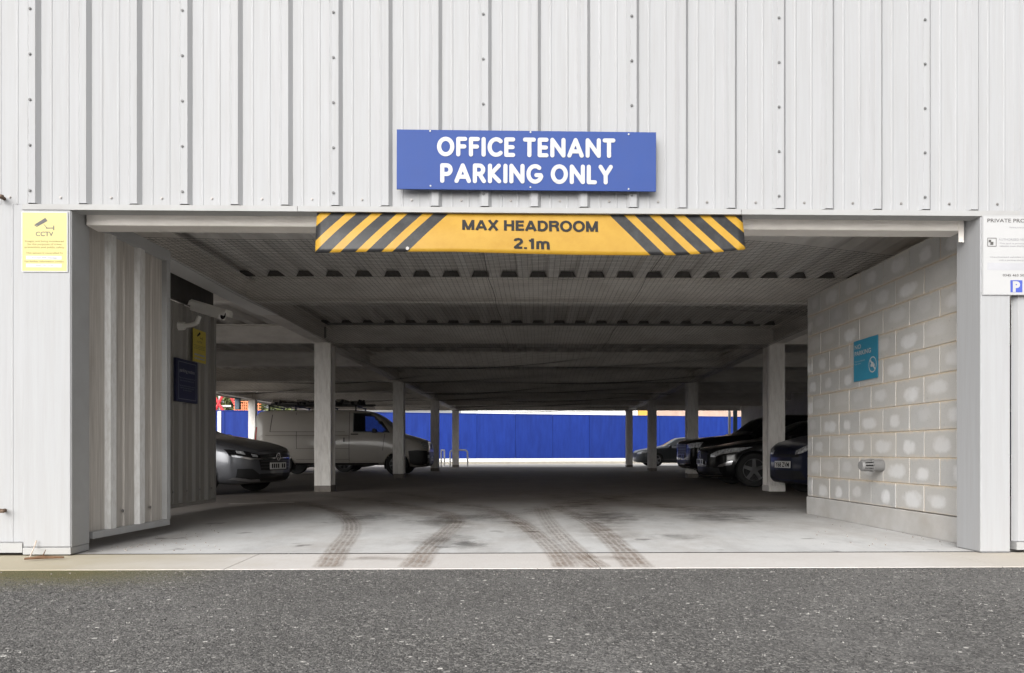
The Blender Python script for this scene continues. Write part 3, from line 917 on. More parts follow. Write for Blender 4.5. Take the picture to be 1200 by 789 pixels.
lines(ps, M['pale_ink'], [prow('Parking is by permit only', 1197, 265.8, 1.6, 14 * 2), prow('AUTHORISED VEHICLES ONLY', 1197, 280.3, 2.6, 54), prow('This land is private property and', 1196, 284.3, 1.7, 50), prow('vehicles must display a valid permit', 1196, 287.3, 1.7, 50),
     prow('Unauthorised vehicles may be issued', 1190, 300.0, 1.6, 60), prow('with a parking charge notice', 1190, 303.6, 1.6, 40)], pw)
lines(ps, M['grey_ink'], [prow('0345 463 5050', 1190, 321.6, 2.8, 30)], pw)
M['lilac'] = mat('pale_grey_print', (.38, .38, .40), .5)
rects(ps, M['lilac'], [pxr(1157, 306, 1224, 314.5)], .0006, 'text_panel')
rects(ps, M['grey_ink'], [pxr(1157, 277.2, 1167.6, 277.9), pxr(1157, 286.6, 1167.6, 287.3), pxr(1157, 277.9, 1157.7, 286.6), pxr(1166.9, 277.9, 1167.6, 286.6), pxr(1158.5, 279.5, 1161.5, 282.5), pxr(1160.5, 281.8, 1164, 285.4)], .0012, 'permit_icon')
rects(ps, M['brand_blue'], [pxr(1184, 326, 1198, 340)], .0008, 'parking_emblem')
b = MB(); put_text(b, 'P', Vector((0, 0, 0)), X_, Z_, (1191 - 1151.3) * k, ph - (338.8 - 251) * k, 11.4 * k, None, 'C', .06, .0014, N_); b.build('emblem_letter', M['white'], ps)

# ------------------------------------------------------------------ left returns: ribbed panels running into the car park
def ribbed_panel(name, label, A, B, z0, z1, ribs, pan_m, rib_m, ribw, sheet_zs, header=.0, trim_m=None, end_trim=True, screw_z=None):
    A, B = Vector((*A, 0)), Vector((*B, 0))
    d = B - A; L_ = d.length; rz = math.atan2(d.y, d.x)
    t = thing(name, label, 'wall panel', A, rz)          # local x along the panel, -y faces right (into the drive)
    zb, zt = sheet_zs
    pr = [(0.0, 0)]; mi = []
    for c in ribs:
        pr += [(c - ribw / 2 - .02, 0), (c - ribw / 2, -.035), (c + ribw / 2, -.035), (c + ribw / 2 + .02, 0)]; mi += [0, 1, 1, 1]
        g = c + (ribs[1] - ribs[0]) * .5
        if g + .03 < L_:
            pr += [(g - .018, 0), (g - .010, -.010), (g + .010, -.010), (g + .018, 0)]; mi += [0, 0, 0, 0]
    pr.append((L_, 0)); mi.append(0)
    b = MB()
    for k, ((a0, v0), (a1, v1)) in enumerate(zip(pr, pr[1:])):
        b.face([(a0, v0, zb), (a1, v1, zb), (a1, v1, zt), (a0, v0, zt)], mi[k])
    b.face([(0, .004, zb), (L_, .004, zb), (L_, .004, zt), (0, .004, zt)][::-1], 0)
    b.build('ribbed_sheet', [pan_m, rib_m], t)
    b = MB(); b.box((-.004, -.042, z0), (L_ + .004, .03, zb)); b.build('bottom_trim', trim_m, t, bevel=.003)
    if header:
        b = MB(); b.box((-.02, -.046, zt), (L_ + .006, .03, z1)); b.build('top_trim', trim_m, t, bevel=.003)
    if end_trim:
        b = MB(); b.box((L_ - .055, -.044, zb + .001), (L_ + .008, .035, zt - .001)); b.build('end_trim', trim_m, t, bevel=.003)
    if screw_z:
        b = MB()
        for k in range(len(ribs) + 1):
            c = (ribs[0] if ribs else 0) + (k - .62) * (ribs[1] - ribs[0])
            if .02 < c < L_: 
                b.prism([(c + .013 * math.cos(R(45 * i)), -.012, screw_z + .013 * math.sin(R(45 * i))) for i in range(8)], (0, -.008, 0))
        stuff(b.build('screw', M['screw'], t))
    return t
pA, pB = P(103.0, 500, 5.55), P(193.5, 500, 6.63)
ribbed_panel('ribbed_panel', 'tall ribbed white metal panel streaked with brown grime behind the left pillar', (pA.x, pA.y), (pB.x, pB.y), .075, 2.43, [.26, .66], M['clad_dirty'], M['clad_rib'], .075, (.125, 2.335), .1, M['clad_edge'], True, .245)
pC, pD = P(185, 500, 8.55), P(249.0, 500, 9.72)
pC.x = -3.88; 
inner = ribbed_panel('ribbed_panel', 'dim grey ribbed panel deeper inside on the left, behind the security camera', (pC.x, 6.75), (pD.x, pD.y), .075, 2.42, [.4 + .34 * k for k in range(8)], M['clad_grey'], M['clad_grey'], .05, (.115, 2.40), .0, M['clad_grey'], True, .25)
M['infill'] = mat('dark_infill_board', (.07, .065, .06), .9, vary=.2)
b = MB(); b.box((.02, -.01, 2.424), ((Vector((pD.x - pC.x, pD.y - 6.75, 0))).length, .02, 2.955)); b.build('upper_infill', M['infill'], inner)
# the box the two panels belong to: end and back faces
b = MB()
b.face([(pB.x - .02, pB.y + .05, .08), (pC.x, 6.76, .08), (pC.x, 6.76, 2.42), (pB.x - .02, pB.y + .05, 2.42)])
o = b.build('panel_return', M['clad_grey']); tag(o, 'short grey metal return joining the two ribbed panels on the left', 'wall panel')
sol = o.modifiers.new('solid', 'SOLIDIFY'); sol.thickness = .02

# two signs and the security camera on the inner panel
dI = Vector((pD.x - pC.x, pD.y - 6.75, 0)).normalized()
def on_inner(px, py):     # point on the inner panel plane for a photo pixel
    nx = Vector((dI.y, -dI.x, 0)); q = Vector((pC.x, 6.75, 0)) + nx * .045
    d = Vector(((px - 600) / F, 1, 0)); s = (q.dot(nx)) / d.dot(nx)
    return Vector(((px - 600) / F * s, s, H - (py - HZ) / F * s))
a, c = on_inner(206.5, 470), on_inner(231.5, 473); top = on_inner(206.5, 419)
w = (Vector((c.x, c.y, 0)) - Vector((a.x, a.y, 0))).length; h = top.z - a.z
n1 = flat_sign('parking_notice', 'dark navy parking notice plate with white text on the grey panel', a, dI, w, h, M['navy'], thick=.03)
rects(n1, M['pale_ink'], [(.05, .03, w - .04, .036), (.05, h - .036, w - .04, h - .03), (.05, .037, .058, h - .037), (w - .048, .037, w - .04, h - .037)], .0012, 'border')
lines(n1, M['white'], [('parking notice', w * .5, h * .70, h * .085, w * .70)], w)
lines(n1, M['pale_ink'], [('This is a private car park for the', w * .5, h * .55, h * .032, w * .74), ('use of permit holders only', w * .5, h * .49, h * .032, w * .66), ('Vehicles parked without a permit', w * .5, h * .37, h * .028, w * .74), ('may be issued with a notice', w * .5, h * .32, h * .028, w * .66), ('at any time', w * .5, h * .27, h * .028, w * .4)], w)
a, c = on_inner(226.3, 423), on_inner(241.2, 426.3); top = on_inner(226.3, 384.5)
w = (Vector((c.x, c.y, 0)) - Vector((a.x, a.y, 0))).length; h = top.z - a.z
n2 = flat_sign('cctv_sign', 'small faded yellow CCTV sign below the security camera', a, dI, w, h, M['yellow_old'])
b = MB(); cctv_icon(b, w * .3, h * .72, w * .42, .0012); b.build('pictogram', M['black'], n2)
lines(n2, M['grey_ink'], [('CCTV', w * .5, h * .60, h * .06, w * .4), ('Images are being monitored', w * .5, h * .5, h * .03, w * .84), ('for the purposes of crime', w * .5, h * .45, h * .03, w * .74), ('prevention and public safety', w * .5, h * .40, h * .03, w * .84)], w)
rects(n2, M['white'], [(w * .1, h * .20, w * .9, h * .25), (w * .1, h * .09, w * .9, h * .13)], .001, 'white_strip')

base = on_inner(214.5, 381)
sc = thing('security_camera', 'white tubular security camera on a wall bracket above the navy notice', 'camera', base)
b = MB()
e1 = P(247, 366, base.y + .0) - base
b.tube([(-.06, 0, -.01), (.02, 0, -.01)], [.06, .045], 10)
b.tube([(.02, 0, -.01), (.10, -.01, .0), (.16, -.01, .02)], .026, 8)
b.tube([(.16, -.01, .015), (.19, -.01, .10)], .028, 8)
b.build('bracket', M['cream'], sc, smooth=True, angle=40)
d = Vector((.36, -.10, -.115)).normalized()
c0 = Vector((.115, .03, .215))
side = d.cross(Vector((0, 0, 1))).normalized(); up = side.cross(d)
b = MB()
prof = [(-.062, -.05), (.062, -.05), (.072, -.01), (.064, .045), (.035, .066), (-.035, .066), (-.064, .045), (-.072, -.01)]
b.prism([c0 + side * x + up * y for x, y in prof], d * .40)
b.build('housing', M['cream'], sc, bevel=.008)
b = MB()
hood = [(-.078, .0), (-.07, .052), (-.038, .075), (.038, .075), (.07, .052), (.078, .0), (.072, .0), (.064, .048), (.036, .069), (-.036, .069), (-.064, .048), (-.072, .0)]
b.prism([c0 - d * .03 + side * x + up * y for x, y in hood], d * .50)
b.build('sun_hood', M['cream'], sc)
b = MB(); b.tube([c0 + d * .400, c0 + d * .404], .045, 14); b.build('lens', M['glassdark'], sc)

# ------------------------------------------------------------------ right block wall
BD = Vector((-TH, 1, 0)).normalized()
BO = Vector((3.42, 5.94, 0)) - BD * .33            # hidden start behind the right pillar
BL = 8.76 + .0 - BO.y
bw = thing('block_wall', 'grey concrete block wall with pale oval patches on the right of the drive', 'wall', BO, math.atan2(BD.y, BD.x))
# local x runs into the building, +y faces left (the drive)
ZP = .205; CH = .2255; NC = 10
b = MB(); b.box((0, -.19, ZP), (BL, -.0065, ZP + CH * NC - .012)); b.build('mortar', M['mortar'], bw)
b = MB(); b.box((-.0, -.2, -.002), (BL + .002, .012, ZP - .006)); b.build('plinth', M['plinth'], bw, bevel=.01)
def block_mesh(L_):
    bm_ = bmesh.new()
    bmesh.ops.create_cube(bm_, size=1.0, matrix=Matrix.Diagonal((L_, .100, CH - .009, 1)))
    bmesh.ops.bevel(bm_, geom=bm_.edges[:], offset=.004, segments=1, affect='EDGES')
    me_ = bpy.data.meshes.new('block'); bm_.to_mesh(me_); bm_.free(); me_.materials.append(M['block'])
    return me_
cache = {}
J0 = (6.377 - BO.y) % .45
for r in range(NC):
    off = J0 if r % 2 == 0 else (J0 + .225) % .45
    xs = [0.0]; x = off
    while x < BL - .06:
        if x > .06: xs.append(x)
        x += .45
    xs.append(BL)
    for x0, x1 in zip(xs, xs[1:]):
        L_ = round(x1 - x0 - .010, 3)
        if L_ not in cache: cache[L_] = block_mesh(L_)
        o = bpy.data.objects.new('block', cache[L_]); COL.objects.link(o)
        o.parent = bw
        o.location = ((x0 + x1) / 2, -.05 + random.uniform(-.0022, .0012), ZP + CH * (r + .5) - .004 + random.uniform(-.001, .001))
        o.rotation_euler = (random.uniform(-.003, .003), 0, random.uniform(-.004, .004))

def on_block(px, py, out=0.0):
    nx = Vector((-BD.y, BD.x, 0)); q = BO + nx * out
    d = Vector(((px - 600) / F, 1, 0)); s = q.dot(nx) / d.dot(nx)
    return Vector(((px - 600) / F * s, s, H - (py - HZ) / F * s))
a, c, tp = on_block(1000.4, 447.9, .012), on_block(1028.6, 442.8, .012), on_block(1000.4, 400.8, .012)
w = (Vector((c.x, c.y, 0)) - Vector((a.x, a.y, 0))).length; h = tp.z - a.z
ns = flat_sign('no_parking_sign', 'teal NO PARKING sign with a crossed circle on the block wall', Vector((c.x, c.y, a.z)), -BD, w, h, M['teal'])
# local x runs from the near end into the wall's far end reversed: mirror so text reads from the drive
ns.location = (a.x, a.y, a.z); ns.rotation_euler = (0, 0, math.atan2(-BD.y, -BD.x))
b = MB(); put_text(b, 'NO', Vector((0, 0, 0)), X_, Z_, w * .05, h * .79, h * .11, w * .27, 'L', .02, .0012, N_)
b.build('lettering', M['white'], ns); b = MB(); put_text(b, 'PARKING', Vector((0, 0, 0)), X_, Z_, w * .05, h * .63, h * .11, w * .68, 'L', .02, .0012, N_)
b.build('lettering', M['white'], ns); b = MB(); put_text(b, 'This area must be', Vector((0, 0, 0)), X_, Z_, w * .05, h * .47, h * .035, w * .43, 'L', .0, .0012, N_)
b.build('lettering', M['white'], ns); b = MB(); put_text(b, 'kept clear', Vector((0, 0, 0)), X_, Z_, w * .05, h * .41, h * .035, w * .27, 'L', .0, .0012, N_)
b.build('lettering', M['white'], ns)
b = MB(); cx, cz, ro, ri = w * .80, h * .33, h * .19, h * .165
for i in range(28):
    a0, a1 = 2 * math.pi * i / 28, 2 * math.pi * (i + 1) / 28
    b.face([(cx + ro * math.cos(a0), -.0012, cz + ro * math.sin(a0)), (cx + ro * math.cos(a1), -.0012, cz + ro * math.sin(a1)), (cx + ri * math.cos(a1), -.0012, cz + ri * math.sin(a1)), (cx + ri * math.cos(a0), -.0012, cz + ri * math.sin(a0))][::-1])
s_ = .7071
b.face([(cx - s_ * ri - .006, -.0013, cz + s_ * ri - .006), (cx + s_ * ri - .006, -.0013, cz - s_ * ri - .006), (cx + s_ * ri + .006, -.0013, cz - s_ * ri + .006), (cx - s_ * ri + .006, -.0013, cz + s_ * ri + .006)])
q = h * .1
b.face([(cx - q, -.0011, cz - q * .5), (cx + q, -.0011, cz - q * .5), (cx + q, -.0011, cz + .1 * q), (cx - q, -.0011, cz + .1 * q)])
b.face([(cx - q * .6, -.0011, cz + q * .1), (cx + q * .6, -.0011, cz + q * .1), (cx + q * .35, -.0011, cz + .6 * q), (cx - q * .35, -.0011, cz + .6 * q)])
b.build('pictogram', M['white'], ns)

fp = on_block(1034, 545.5)
fl = thing('flue_pipe', 'stubby grey flue pipe with slotted end cap sticking out of the block wall', 'pipe', fp); fl.scale = (.86, .86, .86)
od = (Vector((-1, -TH, 0)) + Vector((0, -.15, 0))).normalized()
b = MB(); b.tube([-od * .05, od * .12], .062, 20); b.build('pipe', M['pipe'], fl, smooth=True, angle=40)
b = MB(); b.tube([od * .115, od * .14], .070, 20); b.build('collar', M['pipe'], fl, smooth=True, angle=40)
b = MB(); b.tube([od * .14, od * .235], .046, 16); b.build('inner_core', M['dark'], fl, smooth=True, angle=40)
sd_ = od.cross(Vector((0, 0, 1))).normalized()
b = MB()
for i in range(12):
    a0 = 2 * math.pi * (i + .5) / 12
    r_ = sd_ * math.cos(a0) + Vector((0, 0, 1)) * math.sin(a0)
    tg = -sd_ * math.sin(a0) + Vector((0, 0, 1)) * math.cos(a0)
    pts = [od * .14 + r_ * .056 - tg * .008, od * .14 + r_ * .056 + tg * .008, od * .24 + r_ * .05 + tg * .008, od * .24 + r_ * .05 - tg * .008]
    b.prism(pts, r_ * .010)
b.tube([od * .235, od * .258], [.061, .045], 16)
b.build('grille_cap', M['pipe'], fl, smooth=True, angle=40)

# ------------------------------------------------------------------ steel frame
ZS, ZD = 2.63, 2.97          # beam soffit and deck underside
def hsec(mb, w, d, z0, z1, ox=0, oy=0, tf=.022, tw=.03):
    mb.box((ox - w / 2, oy - d / 2, z0), (ox + w / 2, oy - d / 2 + tf, z1))
    mb.box((ox - w / 2, oy + d / 2 - tf, z0), (ox + w / 2, oy + d / 2, z1))
    mb.box((ox - tw / 2, oy - d / 2 + tf, z0), (ox + tw / 2, oy + d / 2 - tf, z1))
    # stiffening flange lips
    for s_ in (-1, 1):
        mb.box((ox + s_ * w / 2 - .012, oy - d / 2 + tf, z0), (ox + s_ * w / 2 + .0, oy - d / 2 + tf + .05, z1))
ROWB = (0, 7.38, 14.75, 21.9)
names = ('nearest the entrance', 'second from the entrance', 'third from the entrance', 'farthest from the entrance')
for ra, rn in ((-4.02, 'left'), (4.02, 'right')):
    for k, bb in enumerate(ROWB):
        g = MG @ Vector((ra, bb, 0))
        extra = {('left', 0): ' by the grey car', ('left', 1): ' in front of the van bonnet', ('right', 0): ' between the dark cars', }.get((rn, k), '')
        t = thing('steel_column', 'pale steel column in the %s row, %s%s' % (rn, names[k], extra), 'column', g, 0, 'steel columns of the car park')
        b = MB(); hsec(b, .28, .36, .11, ZS); b.build('shaft', M['column'], t)
        b = MB(); b.box((-.148, -.188, 0), (.148, .188, .112)); b.build('base', M['column_base'] if (rn, k) != ('right', 0) else M['column'], t, bevel=.01)
        b = MB(); b.box((-.16, -.21, ZS - .02), (.16, .21, ZS - .002)); b.build('cap_plate', M['beam'], t)
g = MG @ Vector((-10.72, 14.75, 0))
t = thing('steel_column', 'white steel column at the open left edge, behind the back of the van', 'column', g, 0, 'steel columns of the car park')
b = MB(); hsec(b, .24, .26, 0, ZS); b.build('shaft', M['column'], t)

def ibeam(mb, p0, p1, z0, z1, w=.2, tf=.018, tw=.016):
    p0, p1 = Vector(p0), Vector(p1); d = (p1 - p0); L_ = d.length
    Mx = Matrix.Translation(p0) @ Matrix.Rotation(math.atan2(d.y, d.x), 4, 'Z')
    mb.box((0, -w / 2, z0), (L_, w / 2, z0 + tf), 0, Mx)
    mb.box((0, -w / 2, z1 - tf), (L_, w / 2, z1), 0, Mx)
    mb.box((0, -tw / 2, z0 + tf), (L_, tw / 2, z1 - tf), 0, Mx)
# primary beams over the column rows
for ra, rn in ((-4.02, 'left'), (4.02, 'right'), (-10.72, 'outer left')):
    a, c = MG @ Vector((ra, -7.0, 0)), MG @ Vector((ra, 22.1, 0))
    b = MB(); ibeam(b, a, c, ZS, ZD - .06, .26)
    t = thing('main_beam', {'left': 'long steel beam along the tops of the left column row', 'right': 'long steel beam along the tops of the right column row', 'outer left': 'edge beam of the car park over the open left side'}[rn], 'beam', (a.x, a.y, ZS), 0, 'main beams of the car park')
    b.build('beam', M['beam'], t, M=Matrix.Translation((-a.x, -a.y, -ZS)))
    if rn == 'left':
        # pale cover strip under the first stretch of the left beam
        b = MB(); p0, p1 = MG @ Vector((ra + .02, -6.6, 0)), MG @ Vector((ra + .02, -2.95, 0)); d = (p1 - p0)
        Mx = Matrix.Translation(p0) @ Matrix.Rotation(math.atan2(d.y, d.x), 4, 'Z')
        b.box((0, -.15, ZS - .012), (d.length, .15, ZS - .003), 0, Mx)
        b.build('soffit_cover', M['cover'], t, M=Matrix.Translation((-a.x, -a.y, -ZS)))
# cross beams
CB = [-7.1, -3.72, 0, 3.68, 7.38, 11.05, 14.75, 18.3, 21.9]
ordn = ('first', 'second', 'third', 'fourth', 'fifth', 'sixth', 'seventh', 'eighth', 'last')
for k, bb in enumerate(CB):
    a, c = MG @ Vector((-10.8, bb, 0)), MG @ Vector((9.2, bb, 0))
    if k == 0: a, c = MF @ Vector((-2.985, .20, 0)), MF @ Vector((3.25, .20, 0))
    b = MB(); ibeam(b, a, c, ZS + .004 if k else 2.292, ZD - .004 if k else 2.62, .17 if k else .15)
    if k == 0:
        d = c - a; Mx = Matrix.Translation(a) @ Matrix.Rotation(math.atan2(d.y, d.x), 4, 'Z')
        b.box((0, -.085, 2.294), (d.length, -.078, 2.66), 0, Mx)
        b.box((d.length - .035, -.092, 2.21), (d.length + .002, -.0855, 2.36), 0, Mx)
    o = b.build('cross_beam', M['beam'] if k else M['beam_pale'])
    tag(o, ('pale flat-faced lintel beam across the top of the entrance' if k == 0 else 'steel cross beam under the deck, %s back from the entrance' % ordn[k]), 'beam', 'cross beams of the car park')

# corrugated deck (sheets of three troughs), running into the building
deck = thing('metal_deck', 'corrugated metal deck forming the underside of the floor above', 'ceiling', MG @ Vector((0, 0, ZD)))
DP = .376
Minv = Matrix.Translation(-(MG @ Vector((0, 0, ZD))))
nsheet = 0
a = -11.0
while a < 9.4:
    b = MB()
    pr = []
    for q in range(3):
        u = a + q * DP
        pr += [(u, ZD), (u + .13, ZD), (u + .165, ZD + .085), (u + .335, ZD + .085), (u + DP, ZD)]
    for (u0, z0), (u1, z1) in zip(pr, pr[1:]):
        if abs(u1 - u0) < 1e-6: continue
        ps_ = [MG @ Vector((u, bb, 0)) for u, bb in ((u0, -8.15), (u1, -8.15), (u1, 22.2), (u0, 22.2))]
        b.face([(ps_[0].x, ps_[0].y, z0), (ps_[1].x, ps_[1].y, z1), (ps_[2].x, ps_[2].y, z1), (ps_[3].x, ps_[3].y, z0)][::-1])
    b.build('deck_sheet', M['deck'], deck, M=Minv)
    a += 3 * DP
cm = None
for bb in (-3.72, 0.0):  # dark plates stand in for the shade inside the deck troughs
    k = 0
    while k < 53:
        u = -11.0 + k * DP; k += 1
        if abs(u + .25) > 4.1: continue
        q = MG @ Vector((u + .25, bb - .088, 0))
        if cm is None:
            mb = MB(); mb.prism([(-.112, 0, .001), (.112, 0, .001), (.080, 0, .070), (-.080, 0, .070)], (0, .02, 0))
            o = mb.build('void_shade_piece', M['void_shade'], deck); cm = o.data
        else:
            o = bpy.data.objects.new('void_shade_piece', cm); COL.objects.link(o); o.parent = deck
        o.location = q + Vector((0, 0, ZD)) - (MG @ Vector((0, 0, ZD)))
# concrete topping so no light leaks through
b = MB(); q = [MG @ Vector(p) for p in ((-11.1, -8.15, 0), (9.6, -8.15, 0), (9.6, 22.25, 0), (-11.1, 22.25, 0))]
b.prism([(p.x, p.y, ZD + .092) for p in q], (0, 0, .15)); b.build('topping', M['kerb'], deck, M=Minv)
# edge fascia at the far end and the left side
b = MB(); p0, p1 = MG @ Vector((-11.12, 22.28, 0)), MG @ Vector((9.6, 22.28, 0))
b.prism([(p0.x, p0.y, ZS + .02), (p1.x, p1.y, ZS + .02), (p1.x, p1.y + .02, ZS + .02), (p0.x, p0.y + .02, ZS + .02)], (0, 0, 1.6)); b.build('end_fascia', M['beam_pale'], deck, M=Minv)
b = MB(); p0, p1 = MG @ Vector((-11.0, -8, 0)), MG @ Vector((-11.0, 22.2, 0))
b.prism([(p0.x, p0.y, ZS - .03), (p1.x, p1.y, ZS - .03), (p1.x - .02, p1.y, ZS - .03), (p0.x - .02, p0.y, ZS - .03)], (0, 0, 1.6)); b.build('side_fascia', M['beam_pale'], deck, M=Minv)

# right side wall of the car park, and an added unseen left wall
b = MB(); p0, p1 = MG @ Vector((9.3, -8.0, 0)), MG @ Vector((9.3, 22.1, 0))
b.prism([(p0.x, p0.y, 0), (p1.x, p1.y, 0), (p1.x + .2, p1.y, 0), (p0.x + .2, p0.y, 0)], (0, 0, ZD))
M['sidewall'] = mat('painted_side_wall', (.42, .40, .37), .9, vary=.1, scale=2, dirt=(.25, .23, .2), dirt_amt=.4)
o = b.build('side_wall', M['sidewall']); tag(o, 'grey side wall at the back right, behind the black parked cars', 'wall')
b = MB(); p0, p1 = MG @ Vector((-10.9, -8.0, 0)), MG @ Vector((-10.9, 5.0, 0))  # out of view, added to keep side light out of the left bay
b.prism([(p0.x, p0.y, 0), (p1.x, p1.y, 0), (p1.x - .2, p1.y, 0), (p0.x - .2, p0.y, 0)], (0, 0, ZD))
o = b.build('side_wall', M['sidewall']); tag(o, 'unseen grey wall added behind the ribbed panels to block side light', 'wall')
# white downpipe and dark post at the far right end
for px, m, lb, w_ in ((854.8, M['skirting'], 'thin white post at the right end of the blue hoarding', .05), (861.5, M['tealpost'], 'dark slate post in front of the hoarding beside the far right wall', .09)):
    q = P(px, 548, 36.6); b = MB(); b.box((q.x - w_, q.y - .05, 0), (q.x + w_, q.y + .05, 2.75)); o = b.build('post', m); tag(o, lb, 'post')

# bird netting strung under the deck
net = MB()
def net_z(a, bb):
    z = 2.585
    z -= .11 * max(0.0, (a - 1.6) / 1.2) ** 1.0 if bb < -4 and a > 1.6 else 0
    z -= .018 * math.sin(a * 2.1 + 1) * math.sin(bb * 1.7) + .012
    return z
def net_strand(pts, r):
    ring = []
    v = []; f = []
    for i, p in enumerate(pts):
        t = (pts[min(len(pts) - 1, i + 1)] - pts[max(0, i - 1)]).normalized()
        x = Vector((-t.y, t.x, 0)); up_ = Vector((0, 0, 1))
        v += [p + x * r, p - x * .5 * r + up_ * .87 * r, p - x * .5 * r - up_ * .87 * r]
    for i in range(len(pts) - 1):
        for k in range(3):
            f.append((i * 3 + k, i * 3 + (k + 1) % 3, (i + 1) * 3 + (k + 1) % 3, (i + 1) * 3 + k))
    net.mesh(v, f)
CELL = .055
def net_panel(A0, A1, B0, B1, zf, r, nseg=16, cell=.055):
    na = int((A1 - A0) / cell); nb = int((B1 - B0) / cell)
    npt = max(6, int((B1 - B0) / .4))
    def pt(a, bb):
        q = MG @ Vector((a, bb, 0)); return Vector((q.x, q.y, zf(a, bb)))
    for i in range(na + 1):
        a = A0 + i * cell + random.uniform(-.006, .006)
        net_strand([pt(a, B0 + (B1 - B0) * k / npt) for k in range(npt + 1)], r)
    for i in range(nb + 1):
        bb = B0 + i * cell + random.uniform(-.006, .006)
        net_strand([pt(A0 + (A1 - A0) * k / nseg, bb) for k in range(nseg + 1)], r)
A0, A1, B0, B1 = -3.80, 3.86, -7.0, .1
def net_pt(a, bb):
    q = MG @ Vector((a, bb, 0)); return Vector((q.x, q.y, net_z(a, bb)))
net_panel(A0, A1, B0, B1, net_z, .0016)
# deeper panels sag between the beams
def sag_z(a, bb):
    t = (bb / 3.68) % 1.0
    return 2.612 - .012 - (.10 + .05 * math.sin(a * .9 + bb)) * math.sin(math.pi * t) * (1 + .5 * math.sin(a * 1.9 + 2 * bb)) * .8
net_panel(-3.85, 3.85, .15, 21.6, sag_z, .0014, 22, .11)
net_panel(-10.4, -4.25, 3.7, 21.6, sag_z, .0013, 18, .14)
# seams where two nets are laced together
for a in (-.75, .95):
    net_strand([net_pt(a + .012 * math.sin(k * 1.7), B0 + (B1 - B0) * k / 14) for k in range(15)], .0035)
o = stuff(net.build('bird_netting', M['net']))
o["label"] = 'fine black bird netting strung below the metal deck'; o["category"] = 'netting'

# conduit along the beam by the first left column
q0 = MG @ Vector((-3.95, -.25, 0)); q1 = MG @ Vector((3.7, -.25, 0))
b = MB(); b.tube([(q0.x, q0.y, 2.70), (q0.x, q0.y, 2.90), (q0.x + .06, q0.y, 2.945), (q1.x, q1.y, 2.945)], .02, 8)
o = b.build('conduit_pipe', M['pipe'], smooth=True, angle=50); tag(o, 'thin grey conduit bending along the beam above the first left column', 'pipe')

# ------------------------------------------------------------------ beyond the far side: yard, kerb, hoarding, trees
HA, HB = Vector((-24, 43.1, 0)), Vector((22, 54.6, 0))
hd = (HB - HA).normalized(); HL = (HB - HA).length; hrz = math.atan2(hd.y, hd.x)
ho = thing('hoarding', 'long bright blue painted hoarding with white skirting across the far side of the yard', 'fence', HA, hrz)
nP = 19
for i in range(nP):
    x0, x1 = HL * i / nP, HL * (i + 1) / nP
    b = MB(); b.box((x0 + .012, random.uniform(-.006, .006), .30), (x1 - .012, .05, 3.10))
    b.build('hoarding_panel', M['hoard'], ho)
b = MB(); b.box((0, .052, .31), (HL, .062, 3.09)); b.build('backing_board', M['hoard'], ho)
b = MB(); b.box((0, -.02, .045), (HL, .055, .297)); b.build('skirting_board', M['skirting'], ho)
b = MB(); b.box((0, -.03, 3.10), (HL, .08, 3.14)); b.build('capping_rail', M['hoard'], ho)
b = MB()
for i in range(nP + 1): b.box((HL * i / nP - .05, .06, 0), (HL * i / nP + .05, .16, 3.05))
b.build('support_posts', M['twig'], ho) if False else None
# kerb in front of it
b = MB()
for i in range(24):
    x0 = HL * i / 24; b.box((x0 + .004, -3.2, -.1), (x0 + HL / 24 - .004, -3.0, .12))
kb = struct(b.build('kerb', M['kerb'], M=Matrix.Translation(HA) @ Matrix.Rotation(hrz, 4, 'Z')))
b = MB(); b.face([(0, -3.0, .1), (HL, -3.0, .1), (HL, 0, .1), (0, 0, .1)]); struct(b.build('pavement', M['kerb'], M=Matrix.Translation(HA) @ Matrix.Rotation(hrz, 4, 'Z')))
def hpt(px, dy=0.0):     # point on the hoarding line (or dy behind it) for a photo column
    nv = Vector((-hd.y, hd.x, 0)); q = HA + nv * dy; d = Vector(((px - 600) / F, 1, 0)); s = q.dot(nv) / d.dot(nv)
    return Vector((d.x * s, s, 0))

def tree(px, dist, hgt, rad, seed, label):
    rnd = random.Random(seed)
    base_ = hpt(px, dist)
    t = thing('tree', label, 'tree', base_, 0, 'trees beyond the hoarding')
    b = MB(); b.tube([(0, 0, 0), (.05, 0, hgt * .3), (.0, .05, hgt * .55)], [.22, .17, .09], 8)
    limbs = []
    for i in range(7):
        a = rnd.uniform(0, 6.28); e = Vector((math.cos(a) * rad * .6, math.sin(a) * rad * .6, hgt * rnd.uniform(.5, .85)))
        limbs.append(e); s0 = Vector((0, 0, hgt * rnd.uniform(.25, .5)))
        b.tube([s0, (s0 + e) * .5 + Vector((0, 0, .2)), e], [.08, .055, .025], 6)
    b.build('trunk', M['bark'], t)
    b = MB()
    cl = limbs + [Vector((rnd.uniform(-rad, rad) * .8, rnd.uniform(-rad, rad) * .8, hgt * rnd.uniform(.38, .95))) for _ in range(16)]
    for c in cl:
        rr = rad * rnd.uniform(.22, .42)
        for _ in range(240):
            v_ = Vector((rnd.gauss(0, 1), rnd.gauss(0, 1), rnd.gauss(0, .75))).normalized() * rr * rnd.uniform(.55, 1.05)
            p = c + v_; s = rnd.uniform(.07, .14)
            n_ = Vector((rnd.gauss(0, 1), rnd.gauss(0, 1), rnd.gauss(0, 1))).normalized(); x = n_.orthogonal().normalized(); y = n_.cross(x)
            b.face([p - x * s, p - y * s * .6, p + x * s, p + y * s * .6])
    stuff(b.build('crown', M['leaf'], t))
tree(262, 5, 6.6, 2.4, 3, 'pale leafy tree above the left end of the hoarding, behind the red lattice')
tree(285, 7, 6.2, 2.6, 5, 'pale leafy tree above the hoarding beside the blue post')
